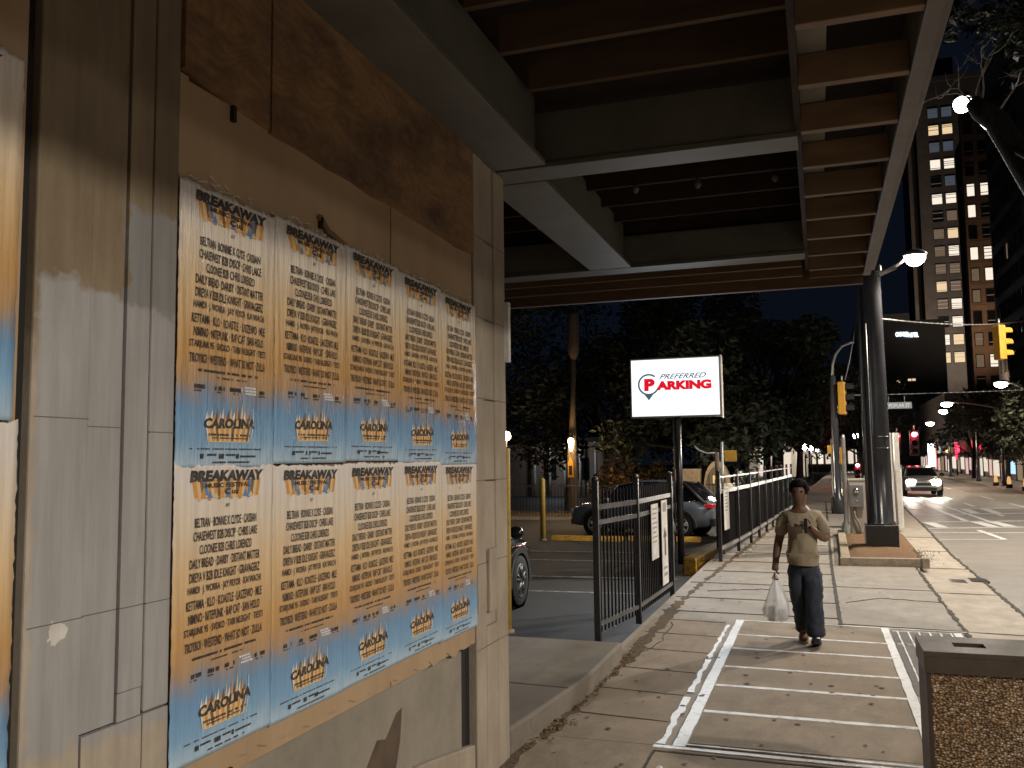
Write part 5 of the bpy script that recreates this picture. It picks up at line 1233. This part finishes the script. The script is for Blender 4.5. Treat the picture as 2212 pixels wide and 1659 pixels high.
t = thing('fire_hydrant', (9.95, 47.5, .03), 'amber hydrant at the right edge of the street', 'hydrant')
b = B(); b.lathe([(.2, 0), (.2, .06), (.14, .08), (.13, .5), (.18, .55), (.12, .68), (0, .8)], (9.95, 47.5, .03), 12); b.build('barrel', m_hyd, t); B().lathe([(.06, -.24), (.06, .24)], (9.95, 47.5, .45), 10, axis='X').build('side_outlet', m_hyd, t)
# lights closing the end of the street
t = thing('far_lamp_cluster', (5.8, 118, 0), 'cluster of bright white lamps on a crossbar at the street end', 'lamp cluster')
B().tube([(5.2, 118, -.1), (5.2, 118, 4.2)], .07, 6).tube([(3.9, 118, 4.1), (7.1, 118, 4.1)], .06, 6).build('mast', m_galv, t)
for x in (4.3, 5.3, 6.2, 6.9):
    b = B(); bm = bmesh.new(); bmesh.ops.create_uvsphere(bm, u_segments=10, v_segments=8, radius=.33)
    for v in bm.verts: v.co += Vector((x, 118, 4.4))
    b.bm(bm, 0, True).build('lamp_globe', m_lens_w, t)
t = thing('end_block', (2, 150, 0), 'dim row of buildings closing the far end of the street', 'building')
B().box(-6, 10.5, 175, 185, -1, 10).build('wall', m_sh, t)
for k in range(12): 
    b = B(); b.box(-5.5 + k * 1.3, -4.6 + k * 1.3, 174.9, 174.98, .6, 3.2); b.build('window', [sw1, sw4, sw2, sw1, W_[1]][k % 5], t)
# left pavement side: colonnade lights far along
for i, (y, x) in enumerate(((62, -.9), (72, -.6), (84, -.2))):
    t = thing('pavement_lamp', (x, y, 0), ('globe lamp on the far left pavement, nearest of three', 'globe lamp on the far left pavement, second of three', 'globe lamp on the far left pavement, last of three')[i], 'globe lamp')
    B().tube([(x, y, 0), (x, y, 2.4)], .05, 6).build('pole', m_black, t); b = B(); b.lathe([(0, 2.35), (.14, 2.45), (.16, 2.6), (.0, 2.75)], (x, y, 0), 10); b.build('globe', m_lens_w, t)
t = thing('arcade_wall', (-2.6, 95, 0), 'pale lit arcade wall far down the left pavement', 'building')
B().box(-7, -1.2, 96, 100, -.1, 5).build('wall', m_white, t)
for k in range(4): B().box(-5.9 + k * 1.2, -5.2 + k * 1.2, 95.9, 95.98, 0, 2.6).build('archway', sw1, t)
lamp_light('wall lamp', (-2.0, 90, 3.6), 900, (1, .85, .65), t, .2)

# ================================================================ behind the lot
t = thing('white_house', (-15, 56, 0), 'white porch and wall glimpsed under the trees behind the lot', 'house')
B().box(-21, -12.6, 55, 60, -.7, 3.0).build('wall', m_sh, t); B().box(-21.4, -12.2, 54.3, 60.4, 3.0, 3.3).build('roof', m_dark, t)
for x in (-17.2, -16.2, -15.2, -14.2, -13.2): B().lathe([(.1, -.6), (.09, 2.9), (.13, 3.0)], (x, 54.5, 0), 10).build('porch_post', m_white, t)
for x in (-16.7, -14.6): B().box(x, x + .8, 54.9, 54.98, .7, 2.0).build('window', m_glass, t)
lamp_light('porch lamp', (-15.2, 52.6, 2.4), 110, (.85, .92, 1), t, .3)
t = thing('chapel_gate', (-4.7, 40, 0), 'small stone gatehouse with a glowing pointed arch door behind the lot', 'gatehouse')
def arch(cx, z0, w_, h, n=10):
    p = [(cx - w_ / 2, z0), (cx + w_ / 2, z0), (cx + w_ / 2, z0 + h * .55)]
    for i in range(1, n): 
        a = i / n; p.append((cx + w_ / 2 * math.cos(a * math.pi), z0 + h * .55 + h * .45 * math.sin(a * math.pi)))
    return p + [(cx - w_ / 2, z0 + h * .55)]
yg = 34.6
b = B(); b.prism(arch(-3.72, -.5, .98, 2.3), yg + .06, yg + .6, 'Y'); b.build('stone_surround', M('warm stone', (.38, .28, .17), .85, col2=(.24, .17, .10), scale=6), t)
b = B(); b.prism(arch(-3.72, -.5, .80, 2.1), yg + .02, yg + .055, 'Y'); b.build('arch_door', E('lit arch door', (1, .62, .28), .10), t)
b = B()
for x in (-4.0, -3.86, -3.72, -3.58, -3.44): b.tube([(x, yg, -.5), (x, yg, 1.3)], .014, 5)
for z in (.2, .9): b.tube([(-4.1, yg, z), (-3.34, yg, z)], .014, 5)
b.build('iron_grille', m_dark, t)
b = B(); g = Vector((0, 0)); b.prism([(-3.86, .95), (-3.80, .95), (-3.80, 1.12), (-3.74, 1.02), (-3.70, 1.02), (-3.64, 1.12), (-3.64, .95), (-3.58, .95), (-3.58, 1.25), (-3.65, 1.25), (-3.72, 1.12), (-3.79, 1.25), (-3.86, 1.25)], yg - .02, yg, 'Y'); b.build('crest', E('gold lit crest', (1, .7, .25), .8), t)
b = B(); b.box(-5.3, -4.35, yg + .2, yg + .7, -.6, 1.5).box(-3.1, -2.6, yg + .2, yg + .7, -.6, 1.3); b.build('stone_wall', MATS['warm stone'], t)
lamp_light('gate lamp', (-3.4, yg - 1.6, 2.3), 40, (1, .8, .5), t, .1)
t = thing('low_white_wall', (-2, 33, 0), 'low pale wall lit bright behind the top of the long fence', 'wall')
b = B()
for k in range(6): b.box(-3.45 + k * .47, -3.0 + k * .47, 33.2, 33.5, -.6, .98 + .06 * (k % 3))
b.build('wall', M('pale rubble stone', (.62, .58, .52), .8, col2=(.22, .20, .17), scale=5, detail=2, lo=.4, hi=.55), t)
lamp_light('unseen flood light', (-2.6, 30.9, 1.9), 260, (1, .9, .75), t, .15)  # unseen light with no fixture, brightens the low wall
for i, (x, y, w_, lab) in enumerate(((-8.6, 40.5, 1.3, 'warmly lit low shrub right of the timber utility pole'), (-6.9, 41.2, 1.1, 'second lit shrub, nearer the parking sign pole'))):
    t = thing('lit_shrub', (x, y, lotz(40)), lab, 'shrub')
    b = B(); crown_mesh(b, [(x, y, .9, w_), (x + .8, y + .3, .6, w_ * .7), (x - .7, y, .5, w_ * .7)], 2600, .12, 90 + i); b.build('leaves', [M('autumn brown leaf', (.16, .09, .035), .7), m_leaf2], t, fix=False)
    b = B(); b.tube([(x, y, -.5), (x, y, .8)], .06, 6); b.build('stem', m_bark, t)
t = thing('added_shrub_lamp', (-8.0, 38.4, lotz(38)), 'small warm ground lamp added to light the shrubs behind the lot', 'lamp')  # lamp put in to give the shrubs their warm light
b = B(); b.lathe([(.05, 0), (.05, .5), (.07, .52), (.07, .6), (0, .64)], (-8.0, 38.4, lotz(38)), 10); b.build('post', m_black, t)
lamp_light('lamp light', (-8.0, 38.2, .7), 22, (1, .62, .28), t, .1)
# ================================================================ the man walking towards us
def skin(verts, edges, radii, root=0, sub=2, smooth=True):
    me = bpy.data.meshes.new('body'); me.from_pydata(verts, edges, []); me.update()
    o = bpy.data.objects.new('body', me); C.objects.link(o)
    o.modifiers.new('skin', 'SKIN'); 
    if not me.skin_vertices: 
        bm = bmesh.new(); bm.from_mesh(me); bm.verts.layers.skin.verify(); bm.to_mesh(me); bm.free()
    sv = me.skin_vertices[0].data
    for i, rr in enumerate(radii):
        sv[i].radius = rr if isinstance(rr, tuple) else (rr, rr); sv[i].use_root = (i == root)
    o.modifiers[0].use_smooth_shade = True; o.modifiers[0].branch_smoothing = .6
    s = o.modifiers.new('sub', 'SUBSURF'); s.levels = sub; s.render_levels = sub
    dg = bpy.context.evaluated_depsgraph_get(); dg.update(); ev = o.evaluated_get(dg); m2 = bpy.data.meshes.new_from_object(ev)
    bpy.data.objects.remove(o); return m2
def fat(Ra, k):
    return [tuple(q * k for q in x) if isinstance(x, tuple) else x * k for x in Ra]
def chain(pts):  # [(pos, radius)...] -> verts, edges, radii
    return [p for p, _ in pts], [(i, i + 1) for i in range(len(pts) - 1)], [q for _, q in pts]
man = thing('person', (-.16, 9.8, 0), 'man in tan t-shirt and dark jeans walking with a phone and a white bag', 'person')
OFF = Vector((-.16, 9.8, 0))
V = []; Ed = []; Ra = []
def add(p, rr, par=None):
    V.append(p); Ra.append(rr); 
    if par is not None: Ed.append((par, len(V) - 1))
    return len(V) - 1
pel = add((-.04, 0, .88), (.125, .10)); wa = add((-.042, 0, 1.03), (.115, .09), pel); ch = add((-.045, 0, 1.19), (.13, .10), wa); uc = add((-.05, .0, 1.315), (.085, .075), ch)
nk = add((-.056, -.012, 1.40), (.048, .052), uc); jaw = add((-.06, -.03, 1.465), (.056, .066), nk); hd = add((-.06, -.024, 1.545), (.069, .085), jaw); tp_ = add((-.06, -.016, 1.615), (.052, .066), hd)
sR = add((-.205, .0, 1.305), .052, uc); eR = add((-.275, .03, 1.05), .040, sR); fR = add((-.30, .0, .93), .037, eR); wR = add((-.318, -.03, .80), .026, fR); pR = add((-.325, -.045, .725), (.022, .036), wR)
sL = add((.115, .0, 1.305), .052, uc); eL = add((.185, -.01, 1.055), .041, sL); fL = add((.135, -.11, 1.10), .036, eL); wL = add((.075, -.19, 1.155), .026, fL); pL = add((.03, -.225, 1.20), (.022, .034), wL)
hR = add((-.125, 0, .80), .085, pel); kR = add((-.095, .0, .46), .056, hR); cR = add((-.08, .06, .30), .05, kR); aR = add((-.065, .14, .12), .035, cR); tR = add((-.07, .02, .03), .03, aR)
hL = add((.04, -.01, .80), .085, pel); kL = add((.05, -.10, .46), .056, hL); cL = add((.052, -.115, .30), .05, kL); aL = add((.055, -.125, .10), .035, cL); tL = add((.055, -.25, .055), .03, aL)
bmesh_body = skin(V, Ed, fat(Ra, 1.22), pel)
def gs(p, c, s): return math.exp(-((p - Vector(c)).length_squared) / (2 * s * s))
for v in bmesh_body.vertices:      # face: nose, brow, eye sockets, mouth, chin, ears
    p = v.co
    if p.z > 1.40:
        d = Vector((0, 0, 0)); fy = -.127
        d.y -= .024 * gs(p, (-.06, fy, 1.515), .017) + .010 * gs(p, (-.06, fy, 1.545), .012)
        for s in (-1, 1):
            d.y += .010 * gs(p, (-.06 + s * .03, fy, 1.548), .014); d.y -= .006 * gs(p, (-.06 + s * .03, fy, 1.572), .014)
            d.x += s * .022 * gs(p, (-.06 + s * .086, -.02, 1.535), .018)
        d.y -= .009 * gs(p, (-.06, fy, 1.478), .014); d.y += .006 * gs(p, (-.06, fy, 1.467), .007); d.y -= .010 * gs(p, (-.06, -.10, 1.44), .018)
        v.co = p + d
m_skin = M('brown skin', (.16, .085, .05), .5, col2=(.13, .066, .038), scale=9)
bb = B(); bb.mesh(bmesh_body)
def finger(base, dirs, lens, rad):
    p = Vector(base); pts = [(p.copy(), rad)]
    for d, l in zip(dirs, lens): p = p + Vector(d).normalized() * l; pts.append((p.copy(), rad * .92)); rad *= .93
    v_, e_, r_ = chain([(tuple(a), q) for a, q in pts]); bb.mesh(skin(v_, e_, r_, 0, 1))
# right hand (picture left): fingers curled round the bag handles
for i in range(4):
    y = -.085 + i * .022; L_ = (.032, .036, .034, .027)[i]
    finger((-.328, y + .008, .715), [(-.15, 0, -1), (.55, 0, -.9), (1, 0, .25)], [L_ + .012, L_, L_ * .8], .0095)
finger((-.315, -.085, .75), [(.35, -.5, -.8), (.6, .2, -.7)], [.035, .03], .0105)
# left hand round the phone
for i in range(4):
    z = 1.17 + i * .022; L_ = (.026, .033, .035, .031)[i]
    finger((.022, -.235, z + .002), [(-.8, -.6, .15), (-.9, .1, .15), (-.3, .9, 0)], [L_ + .01, L_, L_ * .6], .0095)
finger((.045, -.215, 1.225), [(-.25, -.5, .8), (-.5, -.4, .6)], [.035, .03], .0105)
me_o = bb
me_o.v = [tuple(Vector(p) + OFF) for p in me_o.v]; me_o.build('body', m_skin, man)
# clothing
m_tee = M('tan cotton t-shirt', (.32, .265, .18), .9, col2=(.255, .205, .135), scale=7, stretch=(1, 1, .6), bump=.35, bscale=14)
m_jean = M('dark blue denim', (.032, .04, .058), .85, col2=(.018, .023, .036), scale=6, stretch=(1.4, 1.4, .5), bump=.45, bscale=18)
V = []; Ed = []; Ra = []
a0 = add((-.042, 0, .66), (.170, .13)); a1 = add((-.042, 0, .93), (.152, .12), a0); a2 = add((-.045, 0, 1.06), (.142, .112), a1); a3 = add((-.047, 0, 1.20), (.150, .118), a2); a4 = add((-.05, .002, 1.315), (.105, .088), a3); a5 = add((-.054, -.004, 1.375), (.062, .06), a4)
b1 = add((-.205, .002, 1.30), .058, a4); b2 = add((-.245, .014, 1.20), .056, b1); b3 = add((-.272, .024, 1.075), .058, b2)
c1 = add((.115, .002, 1.30), .058, a4); c2 = add((.155, -.002, 1.20), .056, c1); c3 = add((.185, -.008, 1.085), .060, c2)
tee = skin(V, Ed, fat(Ra, 1.34), a2, 3)
for v in tee.vertices:
    p = v.co
    k = .015 * noise.noise((p.x * 13, p.y * 13, p.z * 8)) + .010 * noise.noise((p.x * 30, p.y * 30, p.z * 5))
    rd = Vector((p.x + .045, p.y, 0)); 
    if rd.length > .02: v.co = p + rd.normalized() * k
bmt = bmesh.new(); bmt.from_mesh(tee); bmesh.ops.bisect_plane(bmt, geom=bmt.verts[:] + bmt.edges[:] + bmt.faces[:], plane_co=(0, 0, .80), plane_no=(.04, 0, 1), clear_inner=True); bmt.to_mesh(tee); bmt.free()
bb = B(); bb.mesh(tee); bb.v = [tuple(Vector(p) + OFF) for p in bb.v]; bb.build('t_shirt', m_tee, man)
V = []; Ed = []; Ra = []
p0 = add((-.04, 0, .90), (.138, .11)); p1 = add((-.04, 0, .82), (.14, .108), p0)
for sx, pts in ((-1, [((-.118, 0, .72), .098), ((-.105, .0, .58), .082), ((-.095, -.002, .46), .074), ((-.083, .055, .30), .072), ((-.068, .125, .15), .07), ((-.066, .14, .085), .074)]),
                (1, [((.038, -.03, .72), .098), ((.046, -.07, .58), .082), ((.05, -.10, .46), .074), ((.052, -.113, .30), .074), ((.055, -.118, .16), .078), ((.056, -.12, .075), .084)])):
    par = p1
    for pp, rr in pts: par = add(pp, rr, par)
jn = skin(V, Ed, fat(Ra, 1.24), p0, 3)
for v in jn.vertices:
    p = v.co; k = .016 * noise.noise((p.x * 11, p.y * 11, p.z * 13)) + .010 * noise.noise((p.x * 25, p.y * 20, p.z * 30))
    v.co = p + Vector((p.x + .03, p.y, 0)).normalized() * k
bb = B(); bb.mesh(jn); bb.v = [tuple(Vector(p) + OFF) for p in bb.v]; bb.build('jeans', m_jean, man)
# shoes: trainers, rear one on its toe, front one heel down and toe up
def shoe(xc, heel, toe, top_mat, label=None):
    heel, toe = Vector(heel), Vector(toe); d = (toe - heel); n = Vector((1, 0, 0)); up = d.normalized().cross(n); up = up if up.z > 0 else -up
    b = B(); rings = []
    for s, w_, h in ((-.06, .020, .035), (.0, .034, .075), (.15, .040, .095), (.35, .041, .085), (.6, .046, .058), (.85, .042, .042), (1.0, .024, .030)):
        c = heel + d * s; rings.append([tuple(c + n * (w_ * x) + up * (h * z)) for x, z in ((-1, .0), (-1.02, .35), (-.75, .85), (0, 1.0), (.75, .85), (1.02, .35), (1, 0))])
    loft(b, rings); rings = []
    for s, w_ in ((-.08, .026), (.0, .040), (.3, .043), (.6, .051), (.9, .045), (1.04, .026)):
        c = heel + d * s; rings.append([tuple(c + n * (w_ * x) + up * z) for x, z in ((-1, -.024), (-1, .004), (1, .004), (1, -.024))])
    loft(b, rings, 1, True, True, False)
    b.v = [tuple(Vector(p) + OFF) for p in b.v]; return b.build('shoe', [top_mat, M('dark rubber sole' if top_mat is m_black else 'pale rubber sole', (.02, .02, .02) if top_mat is m_black else (.55, .5, .42), .8)], man)
shoe(-.066, (-.066, .17, .085), (-.07, -.07, .027), M('tan suede shoe', (.20, .10, .045), .7))
shoe(.055, (.056, -.075, .028), (.056, -.325, .085), m_black)
hb = B(); bm = bmesh.new(); bmesh.ops.create_icosphere(bm, subdivisions=4, radius=1)
for v in bm.verts:
    p = v.co.copy(); k = 1 + .14 * noise.noise(p * 3.2) + .07 * noise.noise(p * 8)
    q = Vector((p.x * .098, p.y * .112, p.z * .104)) * k
    q += Vector((-.06, -.008, 1.575))
    # cut the face away
    if q.y < -.06 and q.z < 1.60: q.y = -.06 + (q.y + .06) * .10
    if q.z < 1.52: q.z = 1.52 + (q.z - 1.52) * .4
    v.co = q + OFF
hb.bm(bm, 0, True); hb.build('hair', M('black wavy hair', (.007, .006, .005), .9, spec=.1, bump=.8, bscale=60), man)
for s in (-1, 1):
    b = B(); bm = bmesh.new(); bmesh.ops.create_uvsphere(bm, u_segments=10, v_segments=8, radius=.0115)
    for v in bm.verts: v.co += Vector((-.06 + s * .032, -.1135, 1.548)) + OFF
    b.bm(bm, 0, True); b.build('eye', M('dark eye', (.03, .025, .022), .2), man)
t = tag(B().box(-.016 - .16 + .0, .016 - .16, 9.8 - .288, 9.8 - .28, 1.135, 1.285, 0, .003).build('mobile_phone', m_glass), 'dark mobile phone held up in front of the chest of the man', 'phone')
# carrier bag
t = thing('carrier_bag', (-.48, 9.75, .25), 'translucent white plastic carrier bag hanging from the hand of the man', 'bag')
m_bag = M('thin white plastic', (.88, .88, .88), .3, trans=.0, alpha=.5)
rnd = random.Random(4); b = B(); n = 30; rings = []
prof = [(.215, .030), (.225, .085), (.26, .118), (.33, .128), (.41, .105), (.49, .072), (.56, .058), (.62, .034), (.66, .020)]
c0 = Vector((-.485, 9.755))
for z, rr in prof:
    q = (z - .215) / .445; ring_ = []
    for k in range(n):
        a = 2 * math.pi * k / n; f_ = 1 + (.16 + .30 * q) * noise.noise((math.cos(a) * 2.4, math.sin(a) * 2.4, z * 5)) + .12 * q * math.sin(a * 6 + z * 9) + .10 * noise.noise((math.cos(a) * 6, math.sin(a) * 6, z * 22))
        ring_.append((c0.x + rr * 1.08 * f_ * math.cos(a) + .005 * q, c0.y + rr * .78 * f_ * math.sin(a), z + .012 * noise.noise((a * 2, z * 4, 3))))
    rings.append(ring_)
loft(b, rings, 0, True, False); b.f.append(tuple(range(n))); b.m.append(0); b.sm.append(False)
bag = b.build('bag_body', m_bag, t)
for s in (-1, 1):
    b = B(); b.tube([(-.487 + s * .02, 9.755, .645), (-.485 + s * .018, 9.755, .675), (-.482, 9.757, .700)], [.018, .012, .010], 8); b.build('handle', m_bag, t)
b = B(); b.box(-.565, -.50, 9.70, 9.80, .23, .37, 0, .012); b.build('takeaway_box', M('brown food box', (.16, .12, .08), .8), t)
b = B(); b.box(-.47, -.40, 9.69, 9.80, .235, .345, 0, .02); b.build('takeaway_box', M('grey food box', (.28, .26, .24), .7), t)
